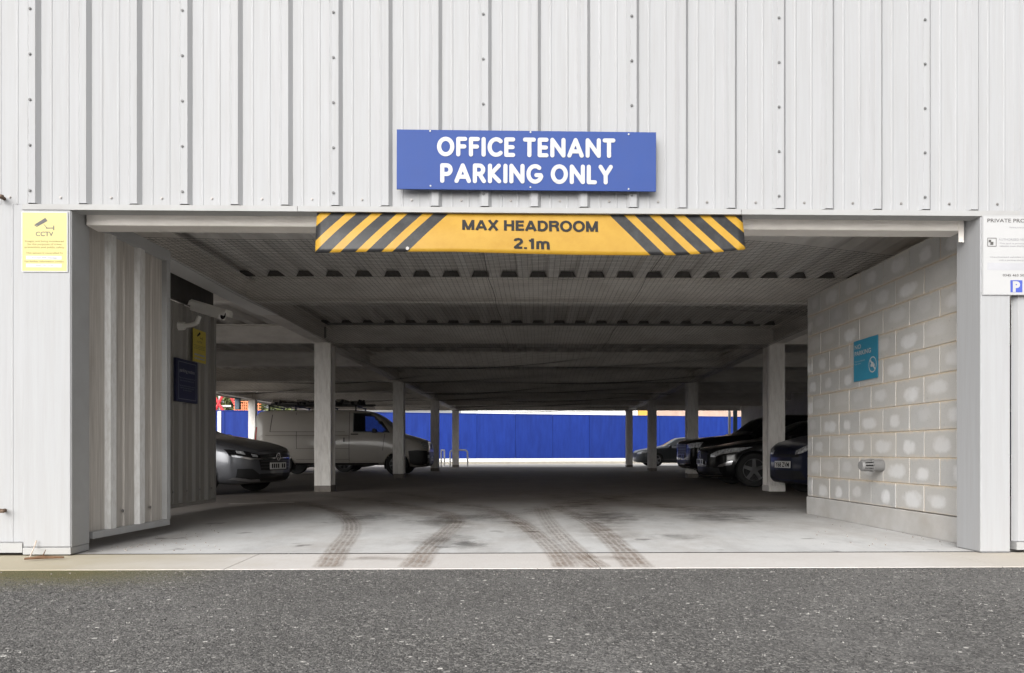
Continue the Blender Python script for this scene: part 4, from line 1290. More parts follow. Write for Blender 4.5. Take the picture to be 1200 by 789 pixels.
tree(318, 6, 5.6, 2.4, 8, 'pale leafy tree above the hoarding over the back of the van')

# red and white lattice above the hoarding, far left
c = hpt(252, 2.0)
t = thing('lattice_jib', 'red and white lattice frame showing above the hoarding at the far left', 'crane', c)
b = MB()
for (x0, z0, x1, z1) in ((-.35, 4.6, .55, 3.1), (.55, 4.3, -.05, 3.1), (-.9, 4.5, -.2, 3.0), (.75, 4.45, 1.35, 3.3)):
    b.tube([(x0, 0, z0), (x1, .02, z1)], .085, 6)
b.build('red_brace', M['red'], t)
b = MB()
for (x0, z0, x1, z1) in ((.2, 0, .2, 4.7), (-1.2, 4.35, 1.0, 4.35), (-1.2, 3.5, .9, 3.5), (-.6, 4.3, .1, 3.2)):
    b.tube([(x0, .2, z0), (x1, .2, z1)], .06, 6)
b.build('white_frame', M['skirting'], t)
q = P(257.2, 530, 40.5); b = MB(); b.box((q.x - .08, q.y - .05, 0), (q.x + .08, q.y + .05, 2.85)); o = b.build('post', M['steelbright']); tag(o, 'slim pale post in front of the left end of the blue hoarding', 'post')
# orange mesh barrier behind hoarding, and slate post hanging under the edge beam
c = hpt(289, .9); b = MB()
for i in range(14):
    b.box((-.75 + i * .11, 0, 2.4), (-.70 + i * .11, .03, 3.4 + .055 * i))
for i in range(7):
    b.box((-.8, .03, 2.9 + i * .16), (.85, .045, 2.95 + i * .16))
o = b.build('barrier_mesh', M['orange'], M=Matrix.Translation(c)); tag(o, 'orange barrier mesh peeping above the hoarding left of the white column', 'barrier')
q = P(278.6, 480, 27.5); q1_ = P(278.6, 462, 27.5)
t = thing('lamp_housing', 'slate blue box lamp hanging below the left edge beam', 'lamp', (q.x, q.y, q.z))
b = MB(); b.box((-.085, -.08, 0), (.085, .08, q1_.z - q.z)); b.build('housing', M['tealpost'], t, bevel=.01)
b = MB(); b.box((-.025, -.025, q1_.z - q.z), (.025, .025, 2.80 - q.z)); b.build('stem', M['tealpost'], t)

# buildings beyond the hoarding on the right
def far_block(name, label, pxa, pxb, dist, hgt, m):
    a, c = hpt(pxa, dist), hpt(pxb, dist); d = c - a
    t = thing(name, label, 'building', a, math.atan2(d.y, d.x)); L_ = d.length
    b = MB(); b.box((0, 0, 0), (L_, 8, hgt)); b.build('wall', m, t)
    n_ = max(2, int(L_ / 3))
    for f_ in range(2):
        for i in range(n_):
            x = L_ * (i + .5) / n_
            b = MB(); b.box((x - .6, -.03, 1.0 + f_ * 3.4), (x + .6, .02, 2.3 + f_ * 3.4)); b.build('window', M['glassdark'], t)
    b = MB(); b.box((-.15, -.15, hgt), (L_ + .15, 8.15, hgt + .25)); b.build('roof', M['kerb'], t)
far_block('low_building', 'pale building hidden behind the middle of the hoarding', 560, 752, 16, 6.6, M['render_far'])
far_block('low_building', 'pink brick building showing above the right end of the hoarding', 762, 930, 14, 7.0, M['brick_far'])
a = hpt(753.5, 9); b = MB(); b.box((a.x - .35, a.y, 0), (a.x + .35, a.y + .5, 6.0)); o = b.build('sign_pylon', M['amber']); tag(o, 'narrow orange pylon above the hoarding near the far right columns', 'sign')

# cycle hoops
def hoop(label, A, B, hgt):
    A, B = Vector(A), Vector(B); d = (B - A).normalized(); r = .16
    pts = [A, A + Vector((0, 0, hgt - r))]
    for i in range(1, 7):
        t_ = math.pi / 2 * i / 6; pts.append(A + d * (r - r * math.cos(t_)) + Vector((0, 0, hgt - r + r * math.sin(t_))))
    for i in range(0, 7):
        t_ = math.pi / 2 * i / 6; pts.append(B - d * (r - r * math.sin(t_)) + Vector((0, 0, hgt - r + r * math.cos(t_))))
    pts.append(B)
    b = MB(); b.tube(pts, .036, 10)
    o = b.build('cycle_stand', M['steelbright'], smooth=True, angle=60); tag(o, label, 'cycle stand', 'cycle stands by the far column')
p = P(527.5, 547, 36.7); q = P(548, 547, 36.9)
hoop('pale hooped cycle stand around the foot of the far left column', (p.x, p.y, 0), (q.x, q.y, 0), .80)
p = P(517, 549, 36.6); q = P(520.8, 546, 38.4)
hoop('pale cycle stand seen nearly end-on between the two far left columns', (p.x, p.y, 0), (q.x, q.y, 0), .80)

# ------------------------------------------------------------------ vehicles
def smooth_interp(pts):
    xs = [p[0] for p in pts]; ys = [p[1] for p in pts]; n_ = len(xs)
    h_ = [xs[i + 1] - xs[i] for i in range(n_ - 1)]; dl = [(ys[i + 1] - ys[i]) / h_[i] for i in range(n_ - 1)]
    m_ = [dl[0]] + [0 if dl[i - 1] * dl[i] <= 0 else 2 * dl[i - 1] * dl[i] / (dl[i - 1] + dl[i]) for i in range(1, n_ - 1)] + [dl[-1]]
    def f(x):
        if x <= xs[0]: return ys[0]
        if x >= xs[-1]: return ys[-1]
        i = max(k for k in range(n_ - 1) if xs[k] <= x)
        t = (x - xs[i]) / h_[i]
        return ((1 + 2 * t) * (1 - t) ** 2 * ys[i] + t * (1 - t) ** 2 * h_[i] * m_[i] + t * t * (3 - 2 * t) * ys[i + 1] + t * t * (t - 1) * h_[i] * m_[i + 1])
    return f

def inside(poly, x, y):
    c = False; n_ = len(poly); j = n_ - 1
    for i in range(n_):
        xi, yi = poly[i]; xj, yj = poly[j]
        if (yi > y) != (yj > y) and x < (xj - xi) * (y - yi) / (yj - yi) + xi: c = not c
        j = i
    return c

class Vehicle:
    def __init__(self, spec):
        self.s = spec
        L_ = spec['L']
        ft, fl_, fb, fw, fr_ = (smooth_interp(spec[k]) for k in ('top', 'low', 'belt', 'plan', 'roof'))
        ss = [0, .005, .012, .02, .03, .045, .065, .09, .12, .16, .2, .25]
        x = .3
        while x < L_ - .25: ss.append(x); x += .055
        ss += [L_ - .22, L_ - .16, L_ - .11, L_ - .07, L_ - .04, L_ - .02, L_ - .008, L_]
        self.rows = []
        for s_ in ss:
            zt, zl, zb, w, wr = ft(s_), fl_(s_), fb(s_), fw(s_), fr_(s_)
            zb = min(zb, zt - .02)
            cr = min(.07, (zt - zb) * .35)
            ctl = [(0, zl), (.72 * w, zl), (.92 * w, zl + .05), (.975 * w, zl + .22 * (zb - zl)), (w, zl + .55 * (zb - zl)), (.99 * w, zl + .84 * (zb - zl)), (.955 * w, zb)]
            ctl += [(.5 * (.955 * w + wr) + .02 * min(1, (zt - zb) * 3), zb + (zt - cr - zb) * .5), (wr, zt - cr), (.82 * wr, zt - cr * .35), (.5 * wr, zt - .006), (0, zt)]
            pts = []
            for i in range(len(ctl) - 1):
                p0, p1, p2, p3 = ctl[max(0, i - 1)], ctl[i], ctl[i + 1], ctl[min(len(ctl) - 1, i + 2)]
                sub = 4 if i in (3, 4, 5, 6, 7) else 3
                for k in range(sub):
                    t = k / sub
                    q = [.5 * (2 * p1[j] + (p2[j] - p0[j]) * t * .7 + (-1.4 * p0[j] * 0 + (2 * .7 * p0[j] - (6 - .7) * p1[j] + (6 - 2 * .7) * p2[j] - .7 * p3[j])) * t * t + ((-.7) * p0[j] + (4 - .7) * p1[j] + (.7 - 4) * p2[j] + .7 * p3[j]) * t ** 3) for j in (0, 1)]
                    pts.append((max(0, q[0]), q[1]))
            pts.append(ctl[-1])
            full = [(y, z) for y, z in pts] + [(-y, z) for y, z in pts[-2:0:-1]]
            self.rows.append([Vector((-s_, y, z)) for y, z in full])
        n_ = len(self.rows[0])
        self.v = [p for r in self.rows for p in r]
        self.f = []
        for i in range(len(ss) - 1):
            for k in range(n_):
                a_, b_ = i * n_ + k, i * n_ + (k + 1) % n_
                self.f.append((a_, a_ + n_, b_ + n_, b_))
        self.f.append(tuple(range(n_)))
        self.f.append(tuple(range((len(ss) - 1) * n_, len(ss) * n_))[::-1])
        self.bvh = BVHTree.FromPolygons(self.v, self.f)

    def ray(self, o, d, off=.004):
        h_, n_, _, _ = self.bvh.ray_cast(Vector(o), Vector(d))
        if h_ is None: return None
        if n_.dot(Vector(d)) > 0: n_ = -n_
        return h_ + n_ * off
    def side(self, s_, z, sg, off=.004):
        return self.ray((-s_, 3 * sg, z), (0, -sg, 0), off)
    def front(self, y, z, off=.004):
        return self.ray((2, y, z), (-1, 0, 0), off)

    def patch(self, lower, upper, how, off=.004, n_=16, m_=6, depth=.0):
        """curved piece between two polylines given in side (s,z) or front (y,z) view"""
        def at(pl, t):
            ls = [0]
            for a_, b_ in zip(pl, pl[1:]): ls.append(ls[-1] + math.hypot(b_[0] - a_[0], b_[1] - a_[1]))
            d_ = t * ls[-1]
            for i in range(len(pl) - 1):
                if d_ <= ls[i + 1] + 1e-9:
                    q = (d_ - ls[i]) / max(1e-9, ls[i + 1] - ls[i])
                    return (pl[i][0] + (pl[i + 1][0] - pl[i][0]) * q, pl[i][1] + (pl[i + 1][1] - pl[i][1]) * q)
            return pl[-1]
        grid = []
        for j in range(m_ + 1):
            row = []
            for i in range(n_ + 1):
                l0, u0_ = at(lower, i / n_), at(upper, i / n_)
                q = (l0[0] + (u0_[0] - l0[0]) * j / m_, l0[1] + (u0_[1] - l0[1]) * j / m_)
                row.append(self.front(*q, off) if how == 'F' else self.side(q[0], q[1], how, off))
            grid.append(row)
        mb = MB()
        for j in range(m_):
            for i in range(n_):
                q = [grid[j][i], grid[j][i + 1], grid[j + 1][i + 1], grid[j + 1][i]]
                if all(x is not None for x in q):
                    if how == -1: q = q[::-1]
                    mb.mesh(q, [(0, 1, 2, 3)])
        return mb

    def make(self, name, label, loc, rz, group=None):
        sp = self.s
        t = thing(name, label, sp['cat'], loc, rz, group)
        wr_ = sp['wheel_r']
        wh = [(-sp['wf'], 1), (-sp['wf'], -1), (-sp['wb'], 1), (-sp['wb'], -1)]
        ar = wr_ * 1.13
        vs = [p.copy() for p in self.v]
        # snap vertices near the arches to the arch circle
        for p in vs:
            if abs(p.y) > sp['W'] * .30:
                for wx in (-sp['wf'], -sp['wb']):
                    dx, dz = p.x - wx, p.z - wr_
                    d_ = math.hypot(dx, dz)
                    if abs(d_ - ar) < .035 and d_ > .01 and p.z > .1:
                        p.x = wx + dx / d_ * ar; p.z = wr_ + dz / d_ * ar
        holes = sp.get('holes', [])
        keep = []
        for f_ in self.f:
            c = sum((vs[i] for i in f_), Vector()) / len(f_)
            drop = False
            if len(f_) == 4 and abs(c.y) > sp['W'] * .30:
                for wx in (-sp['wf'], -sp['wb']):
                    if math.hypot(c.x - wx, c.z - wr_) < ar - .004: drop = True
                if c.z > sp['belt_z'] and any(inside(h_, -c.x, c.z) for h_ in holes): drop = True
            if not drop: keep.append(f_)
        mb = MB(); mb.mesh(vs, keep)
        body = mb.build('body', sp['paint'], t, smooth=True, angle=38)
        # wheel wells and arch lips
        for wx, sg in wh:
            yo = self.side(-wx + .0, wr_ + ar + .01, sg, 0)
            yo = abs(yo.y) if yo else sp['W'] / 2
            mb = MB(); n_ = 20
            pts_o = [(wx + ar * math.cos(math.pi * (-.12 + 1.24 * i / n_)), wr_ + ar * math.sin(math.pi * (-.12 + 1.24 * i / n_))) for i in range(n_ + 1)]
            for (xa, za), (xb, zb_) in zip(pts_o, pts_o[1:]):
                mb.face([(xa, sg * (yo - .012), za), (xb, sg * (yo - .012), zb_), (xb, sg * (yo - .30), zb_), (xa, sg * (yo - .30), za)])
            mb.face([(x, sg * (yo - .30), z) for x, z in pts_o])
            mb.build('wheel_well', M['trim'], t)
            mb = MB(); lip = []
            for x, z in pts_o:
                q = self.side(-x, z, sg, .0)
                if q is not None: lip.append(q)
            if len(lip) > 3: mb.tube(lip, .016, 6)
            if mb.f: mb.build('arch_lip', sp.get('lip', sp['paint']), t, smooth=True)
            self.wheel(t, wx, sg * (yo - .115), wr_, sg)
        for nm, m_, lower, upper, how, off in sp['patches']:
            hows = (1, -1) if how == 'S' else (how,)
            if how == 'S':
                for sg in (1, -1): 
                    mb = self.patch(lower, upper, sg, off)
                    if mb.f: mb.build(nm, m_, t, smooth=True)
            elif how == 'FF':
                for sg in (1, -1):
                    mb = self.patch([(y * sg, z) for y, z in lower], [(y * sg, z) for y, z in upper], 'F', off)
                    if mb.f: mb.build(nm, m_, t, smooth=True)
            else:
                mb = self.patch(lower, upper, how, off)
                if mb.f: mb.build(nm, m_, t, smooth=True)
        # mirrors
        for sg in (1, -1):
            s_, z = sp['mirror']
            q = self.side(s_, z, sg, 0)
            if q is None: continue
            mb = MB()
            c = q + Vector((.02, sg * .11, .03))
            prof = [(-.06, -.055), (.05, -.06), (.075, -.01), (.06, .05), (.0, .075), (-.06, .065)]
            mb.prism([c + Vector((x, -sg * .085, z_)) for x, z_ in prof], (0, sg * .17, 0))
            mb.tube([q + Vector((.0, -sg * .02, -.01)), c + Vector((0, -sg * .06, -.03))], .022, 6)
            mb.build('door_mirror', sp.get('mirror_m', sp['paint']), t, bevel=.015)
        if sp.get('plate'):
            z, m_, txt = sp['plate']
            q = self.front(0, z, .0)
            mb = MB(); mb.box((q.x + .012, -.26, z - .056), (q.x + .020, .26, z + .056))
            pl = mb.build('number_plate', m_, t, bevel=.003)
            mb = MB()
            if txt: put_text(mb, txt, Vector((q.x, 0, 0)), Vector((0, 1, 0)), Z_, 0, z - .038, .076, .45, 'C', .02, .0215, Vector((1, 0, 0)))
            else:
                for k in range(7):
                    if k == 4: continue
                    yy = -.21 + k * .065
                    mb.box((q.x + .0205, yy, z - .036), (q.x + .0212, yy + .042, z + .036))
            if mb.f: mb.build('plate_lettering', M['black'], pl)
        if sp.get('badge'):
            z, kind, r_ = sp['badge']
            q = self.front(0, z, .0); x = q.x + .02
            mb = MB(); n_ = 20
            mb.tube([(x, r_ * math.cos(2 * math.pi * i / n_), z + r_ * math.sin(2 * math.pi * i / n_)) for i in range(n_ + 1)], .007, 6, caps=False)
            if kind == 'star':
                for a_ in (90, 210, 330): mb.tube([(x, 0, z), (x, r_ * math.cos(R(a_)), z + r_ * math.sin(R(a_)))], [.010, .004], 6)
            elif kind == 'vw':
                for a_, c_ in (((-.5, .8), (0, .1)), ((.5, .8), (0, .1)), ((-.85, .3), (-.4, -.8)), ((-.4, -.8), (0, -.05)), ((0, -.05), (.4, -.8)), ((.4, -.8), (.85, .3))):
                    mb.tube([(x, a_[0] * r_, z + a_[1] * r_), (x, c_[0] * r_, z + c_[1] * r_)], .007, 5)
            mb.build('badge', M['chrome'], t)
        return t

    def wheel(self, t, wx, y, r, sg):
        mb = MB(); n_ = 28; w = .105
        prof = [(.66, -w * .9), (.80, -w), (.94, -w), (1.0, -w * .75), (1.0, w * .75), (.94, w), (.80, w), (.66, w * .9)]
        for (r0, y0), (r1, y1) in zip(prof, prof[1:]):
            for i in range(n_):
                a0, a1 = 2 * math.pi * i / n_, 2 * math.pi * (i + 1) / n_
                mb.face([(wx + r0 * r * math.cos(a0), y + y0, r + r0 * r * math.sin(a0)), (wx + r0 * r * math.cos(a1), y + y0, r + r0 * r * math.sin(a1)), (wx + r1 * r * math.cos(a1), y + y1, r + r1 * r * math.sin(a1)), (wx + r1 * r * math.cos(a0), y + y1, r + r1 * r * math.sin(a0))])
        wh_ = mb.build('wheel', M['tyre'], t, smooth=True, angle=40)
        mb = MB(); yo = y + sg * w * .78; rr = r * .665
        ns_ = self.s.get('spokes', 5)
        mb.tube([(wx + rr * .985 * math.cos(2 * math.pi * i / 24), yo, r + rr * .985 * math.sin(2 * math.pi * i / 24)) for i in range(25)], .014, 6, caps=False)
        mb.tube([(wx, yo - sg * .03, r), (wx, yo + sg * .01, r)], [.055, .045], 12)
        for i in range(ns_):
            a_ = 2 * math.pi * (i + .25) / ns_; c_, s_ = math.cos(a_), math.sin(a_); wd = .030 if ns_ < 8 else .018
            pts = [Vector((wx + .03 * c_ + wd * 1.3 * -s_, yo + sg * .012, r + .03 * s_ + wd * 1.3 * c_)), Vector((wx + .03 * c_ - wd * 1.3 * -s_, yo + sg * .012, r + .03 * s_ - wd * 1.3 * c_)),
                   Vector((wx + rr * c_ - wd * -s_, yo, r + rr * s_ - wd * c_)), Vector((wx + rr * c_ + wd * -s_, yo, r + rr * s_ + wd * c_))]
            mb.prism(pts, (0, -sg * .02, 0))
        mb.build('rim', self.s.get('rim', M['rim']), wh_)
        mb = MB(); yb = y + sg * w * .25
        mb.face([(wx + rr * math.cos(2 * math.pi * i / 24), yb, r + rr * math.sin(2 * math.pi * i / 24)) for i in range(24)])
        mb.tube([(wx, yb, r), (wx, yb + sg * .02, r)], rr * .62, 18)
        mb.build('brake_disc', M['trim'], wh_)

def saloon(L_=4.86, W_=1.87, H_=1.43, hood=1.0, nose=.72):
    w = W_ / 2
    return dict(L=L_, W=W_, cat='car', wheel_r=.335, wf=.93, wb=.93 + L_ * .58, belt_z=.86, mirror=(1.62, .93),
        top=[(0, nose - .08), (.05, nose - .01), (.16, nose + .06), (.5, hood - .12), (1.0, hood - .03), (1.35, hood + .03), (1.75, hood + .20), (2.2, H_ - .04), (2.8, H_), (3.4, H_ - .04), (4.1, H_ - .22), (4.55, H_ - .38), (L_ - .1, H_ - .42), (L_, H_ - .6)],
        low=[(0, .30), (.1, .22), (.4, .17), (L_ - .5, .18), (L_ - .1, .26), (L_, .40)],
        belt=[(0, nose - .14), (.15, nose - .02), (.5, hood - .20), (1.0, hood - .11), (1.35, hood - .08), (2.5, hood - .05), (3.8, hood), (L_ - .2, hood - .02), (L_, hood - .2)],
        plan=[(0, w * .20), (.012, w * .30), (.03, w * .42), (.07, w * .56), (.13, w * .70), (.22, w * .83), (.34, w * .92), (.6, w * .98), (1.1, w), (3.4, w), (4.2, w * .96), (L_ - .2, w * .86), (L_ - .04, w * .72), (L_, w * .62)],
        roof=[(0, w * .16), (.03, w * .36), (.07, w * .50), (.13, w * .62), (.22, w * .72), (.6, w * .82), (1.2, w * .82), (1.6, w * .74), (2.2, w * .63), (3.2, w * .61), (4.0, w * .64), (4.5, w * .74), (L_, w * .55)],
        patches=[])

# grey saloon, front left
sp = saloon()
sp.update(paint=M['p_grey'], plate=(.47, M['plate_w'], None), badge=(.625, 'vw', .062), spokes=5, rim=M['rim_light'])
win = [(1.75, .97), (2.15, 1.30), (2.9, 1.355), (3.6, 1.28), (4.0, 1.06)]
sp['patches'] = [
    ('bonnet', M['trim'], [(-.5, .70), (0, .74), (.5, .70)], [(-.5, .705), (0, .745), (.5, .705)], 'F', .002),
    ('grille', M['trim'], [(-.44, .40), (0, .395), (.44, .40)], [(-.50, .655), (0, .685), (.50, .655)], 'F', .004),
    ('headlight', M['glassdark'], [(.44, .575), (.62, .575), (.86, .64)], [(.46, .655), (.64, .70), (.87, .745)], 'FF', .006),
    ('light_strip', M['chrome'], [(.42, .575), (.62, .573), (.84, .62)], [(.42, .60), (.62, .602), (.85, .655)], 'FF', .014),
    ('lamp_projector', M['headglass'], [(.50, .615), (.60, .622)], [(.52, .652), (.62, .672)], 'FF', .012),
    ('lamp_projector', M['headglass'], [(.70, .655), (.80, .68)], [(.72, .705), (.80, .722)], 'FF', .012),
    ('side_intake', M['trim'], [(.46, .255), (.62, .255), (.80, .29)], [(.46, .33), (.60, .43), (.80, .43)], 'FF', .005),
    ('lower_intake', M['trim'], [(-.46, .225), (0, .22), (.46, .225)], [(-.46, .345), (0, .345), (.46, .345)], 'F', .006),
    ('intake_blade', M['rim_light'], [(.40, .225), (.62, .225), (.84, .262)], [(.46, .262), (.62, .262), (.82, .295)], 'FF', .016),
    ('side_window', M['carglass'], [(1.75, .965), (2.8, .97), (4.0, 1.05)], [(1.8, 1.0), (2.6, 1.335), (3.95, 1.10)], 'S', .004),
    ('windscreen', M['carglass'], [(-.66, 1.06), (0, 1.07), (.66, 1.06)], [(-.52, 1.36), (0, 1.385), (.52, 1.36)], 'F', .004),
]
for zz in (.445, .495, .545, .595):
    sp['patches'].append(('grille_bar', M['chrome'] if zz > .56 else M['rim'], [(-.45, zz), (0, zz), (.45, zz)], [(-.45, zz + .010), (0, zz + .012), (.45, zz + .010)], 'F', .013))
gv = Vehicle(sp)
phi = R(77)
hx, hy = math.sin(phi), -math.cos(phi)
nose = P(325, 560, 13.1)
gv.make('parked_car', 'grey saloon car at the left with its nose pointing towards the drive', (nose.x, nose.y, 0), math.atan2(hy, hx))

# black coupe
sp = saloon(4.69, 1.83, 1.40, .98, .74)
sp.update(paint=M['p_black'], plate=(.50, M['plate_w'], None), badge=(.64, 'star', .085), spokes=5, rim=M['rim_light'], wheel_r=.345, wf=.86)
sp['patches'] = [
    ('grille', M['trim'], [(-.42, .52), (0, .515), (.42, .52)], [(-.40, .70), (0, .72), (.40, .70)], 'F', .004),
    ('headlight', M['headglass'], [(.52, .60), (.66, .60), (.88, .70)], [(.53, .66), (.68, .72), (.885, .80)], 'FF', .006),
    ('lower_intake', M['trim'], [(-.75, .25), (0, .24), (.75, .25)], [(-.72, .38), (0, .40), (.72, .38)], 'F', .005),
    ('light_strip', M['chrome'], [(.54, .60), (.66, .60), (.87, .695)], [(.54, .615), (.67, .622), (.875, .72)], 'FF', .012),
    ('chrome_blade', M['chrome'], [(-.74, .225), (0, .215), (.74, .225)], [(-.74, .245), (0, .235), (.74, .245)], 'F', .012),
    ('corner_flick', M['chrome'], [(.70, .40), (.78, .41), (.86, .45)], [(.72, .44), (.79, .47), (.87, .53)], 'FF', .008),
    ('side_window', M['carglass'], [(1.75, .965), (2.8, .97), (4.0, 1.05)], [(1.8, 1.0), (2.6, 1.31), (3.95, 1.09)], 'S', .004),
    ('windscreen', M['carglass'], [(-.64, 1.05), (0, 1.06), (.64, 1.05)], [(-.50, 1.33), (0, 1.355), (.50, 1.33)], 'F', .004),
    ('door_seam', M['trim'], [(1.45, .32), (1.45, .9)], [(1.458, .32), (1.458, .9)], 'S', .003),
]
coupe = Vehicle(sp)
n_ = P(821, 560, 16.3)
coupe.make('parked_car', 'glossy black coupe with a star badge and alloy wheels behind the first right column', (n_.x, n_.y, 0), math.pi)

# black suv
W_ = 1.94; w = W_ / 2; L_ = 4.7
suv = dict(L=L_, W=W_, cat='car', wheel_r=.36, wf=.93, wb=3.78, belt_z=1.0, mirror=(1.55, 1.1), paint=M['p_black'], plate=(.60, M['plate_b'], None), spokes=5, rim=M['rim'],
    top=[(0, .92), (.05, .98), (.2, 1.03), (.6, 1.09), (1.2, 1.15), (1.5, 1.22), (2.1, 1.60), (2.6, 1.68), (3.6, 1.67), (4.3, 1.60), (4.6, 1.3), (L_, 1.1)],
    low=[(0, .38), (.15, .28), (.5, .24), (4.3, .24), (4.6, .34), (L_, .5)],
    belt=[(0, .86), (.2, .95), (.6, 1.0), (1.4, 1.05), (4.0, 1.1), (L_, 1.0)],
    plan=[(0, w * .45), (.012, w * .55), (.03, w * .66), (.07, w * .78), (.13, w * .87), (.22, w * .93), (.35, w * .97), (.7, w), (4.0, w), (4.5, w * .92), (L_, w * .8)],
    roof=[(0, w * .40), (.03, w * .60), (.1, w * .74), (.3, w * .82), (1.3, w * .84), (2.0, w * .72), (3.5, w * .70), (4.3, w * .68), (L_, w * .7)],
    patches=[('grille', M['trim'], [(-.42, .56), (0, .55), (.42, .56)], [(-.44, .90), (0, .91), (.44, .90)], 'F', .004),
        ('headlight', M['headglass'], [(.52, .80), (.7, .80), (.90, .82)], [(.52, .90), (.7, .925), (.90, .95)], 'FF', .006),
        ('lower_intake', M['trim'], [(-.7, .40), (0, .40), (.7, .40)], [(-.65, .50), (0, .50), (.65, .50)], 'F', .005),
        ('skid_trim', M['chrome'], [(-.6, .33), (0, .33), (.6, .33)], [(-.6, .355), (0, .355), (.6, .355)], 'F', .012),
        ('side_window', M['carglass'], [(1.75, 1.13), (2.8, 1.15), (4.1, 1.2)], [(1.95, 1.3), (2.5, 1.56), (4.0, 1.52)], 'S', .004),
        ('windscreen', M['carglass'], [(-.68, 1.24), (0, 1.26), (.68, 1.24)], [(-.56, 1.58), (0, 1.61), (.56, 1.58)], 'F', .004)])
for zz in (.63, .70, .77, .84):
    suv['patches'].append(('grille_bar', M['rim'], [(-.42, zz), (0, zz), (.42, zz)], [(-.42, zz + .012), (0, zz + .012), (.42, zz + .012)], 'F', .012))
sv = Vehicle(suv)
n_ = P(799, 560, 20.2)
sv.make('parked_car', 'tall black SUV at the right, farthest back of the dark parked cars', (n_.x, n_.y, 0), math.pi + R(2))

# navy hatchback, mostly hidden by the block wall
W_ = 1.77; w = W_ / 2; L_ = 4.1
hat = dict(L=L_, W=W_, cat='car', wheel_r=.315, wf=.82, wb=3.35, belt_z=.92, mirror=(1.45, 1.0), paint=M['p_navy'], plate=(.50, M['plate_w'], 'Y68 ZVM'), spokes=9, rim=M['rim'],
    top=[(0, .66), (.04, .74), (.15, .84), (.5, .96), (.95, 1.04), (1.25, 1.12), (1.9, 1.42), (2.5, 1.48), (3.3, 1.45), (3.8, 1.36), (4.0, 1.0), (L_, .8)],
    low=[(0, .24), (.1, .20), (.4, .17), (3.7, .18), (L_, .4)],
    belt=[(0, .60), (.15, .76), (.5, .84), (1.2, .92), (3.5, .98), (L_, .78)],
    plan=[(0, w * .34), (.012, w * .44), (.03, w * .55), (.07, w * .69), (.13, w * .81), (.22, w * .90), (.35, w * .96), (.7, w), (3.4, w), (3.9, w * .93), (L_, w * .78)],
    roof=[(0, w * .28), (.03, w * .48), (.07, w * .58), (.13, w * .66), (.25, w * .76), (1.0, w * .82), (1.8, w * .68), (3.2, w * .66), (L_, w * .66)],
    patches=[('grille', M['trim'], [(-.45, .62), (0, .61), (.45, .62)], [(-.45, .665), (0, .665), (.45, .665)], 'F', .004),
        ('headlight', M['headglass'], [(.36, .66), (.50, .68), (.70, .76)], [(.36, .72), (.52, .80), (.72, .88)], 'FF', .006),
        ('lower_intake', M['trim'], [(-.6, .27), (0, .26), (.6, .27)], [(-.5, .40), (0, .41), (.5, .40)], 'F', .005),
        ('side_window', M['carglass'], [(1.55, 1.02), (2.4, 1.04), (3.4, 1.08)], [(1.75, 1.18), (2.2, 1.38), (3.3, 1.35)], 'S', .004),
        ('windscreen', M['carglass'], [(-.6, 1.14), (0, 1.16), (.6, 1.14)], [(-.5, 1.39), (0, 1.41), (.5, 1.39)], 'F', .004)])
hv = Vehicle(hat)
n_ = P(918, 560, 12.55)
hv.make('parked_car', 'dark navy hatchback with a white number plate half hidden by the block wall', (n_.x, n_.y, 0), math.pi + R(8))

# dark saloon outside, seen from the side
sp = saloon(4.7, 1.82, 1.45, .98, .72)
sp.update(paint=M['p_dark'], plate=None, badge=None, spokes=5, rim=M['rim_light'])
sp['patches'] = [
    ('headlight', M['headglass'], [(.50, .60), (.66, .60), (.86, .66)], [(.50, .67), (.68, .72), (.87, .77)], 'FF', .006),
    ('grille', M['trim'], [(-.4, .45), (0, .45), (.4, .45)], [(-.42, .66), (0, .68), (.42, .66)], 'F', .004),
    ('side_window', M['carglass'], [(1.78, .965), (2.8, .97), (4.0, 1.05)], [(1.85, 1.02), (2.6, 1.35), (3.95, 1.11)], 'S', .004),
    ('window_surround', M['chrome'], [(1.70, .945), (2.8, .95), (4.05, 1.03)], [(1.70, .955), (2.8, .962), (4.05, 1.042)], 'S', .006),
    ('windscreen', M['carglass'], [(-.64, 1.05), (0, 1.06), (.64, 1.05)], [(-.50, 1.37), (0, 1.395), (.50, 1.37)], 'F', .004),
    ('door_seam', M['trim'], [(1.6, .32), (1.6, .92)], [(1.612, .32), (1.612, .92)], 'S', .003),
    ('side_strip', M['rim'], [(1.2, .34), (3.3, .34)], [(1.2, .37), (3.3, .37)], 'S', .006)]
ds = Vehicle(sp)
n_ = P(742.5, 547, 38.5)
ds.make('parked_car', 'charcoal saloon car parked outside in the yard, seen side-on between the far right columns', (n_.x, n_.y, 0), math.pi + R(3))

# a dark car behind the van, only its wheels show
sp2 = saloon(4.3, 1.8, 1.42, .98, .72)
sp2.update(paint=M['p_dark'], plate=None, badge=None, spokes=7, rim=M['rim'])
sp2['patches'] = [('side_window', M['carglass'], [(1.78, .965), (2.8, .97), (3.6, 1.0)], [(1.85, 1.02), (2.6, 1.33), (3.5, 1.2)], 'S', .004)]
bv = Vehicle(sp2)
n_ = P(440, 550, 27.5)
bv.make('parked_car', 'dark car parked behind the white van, its wheels showing under the van', (n_.x, n_.y, 0), R(0))

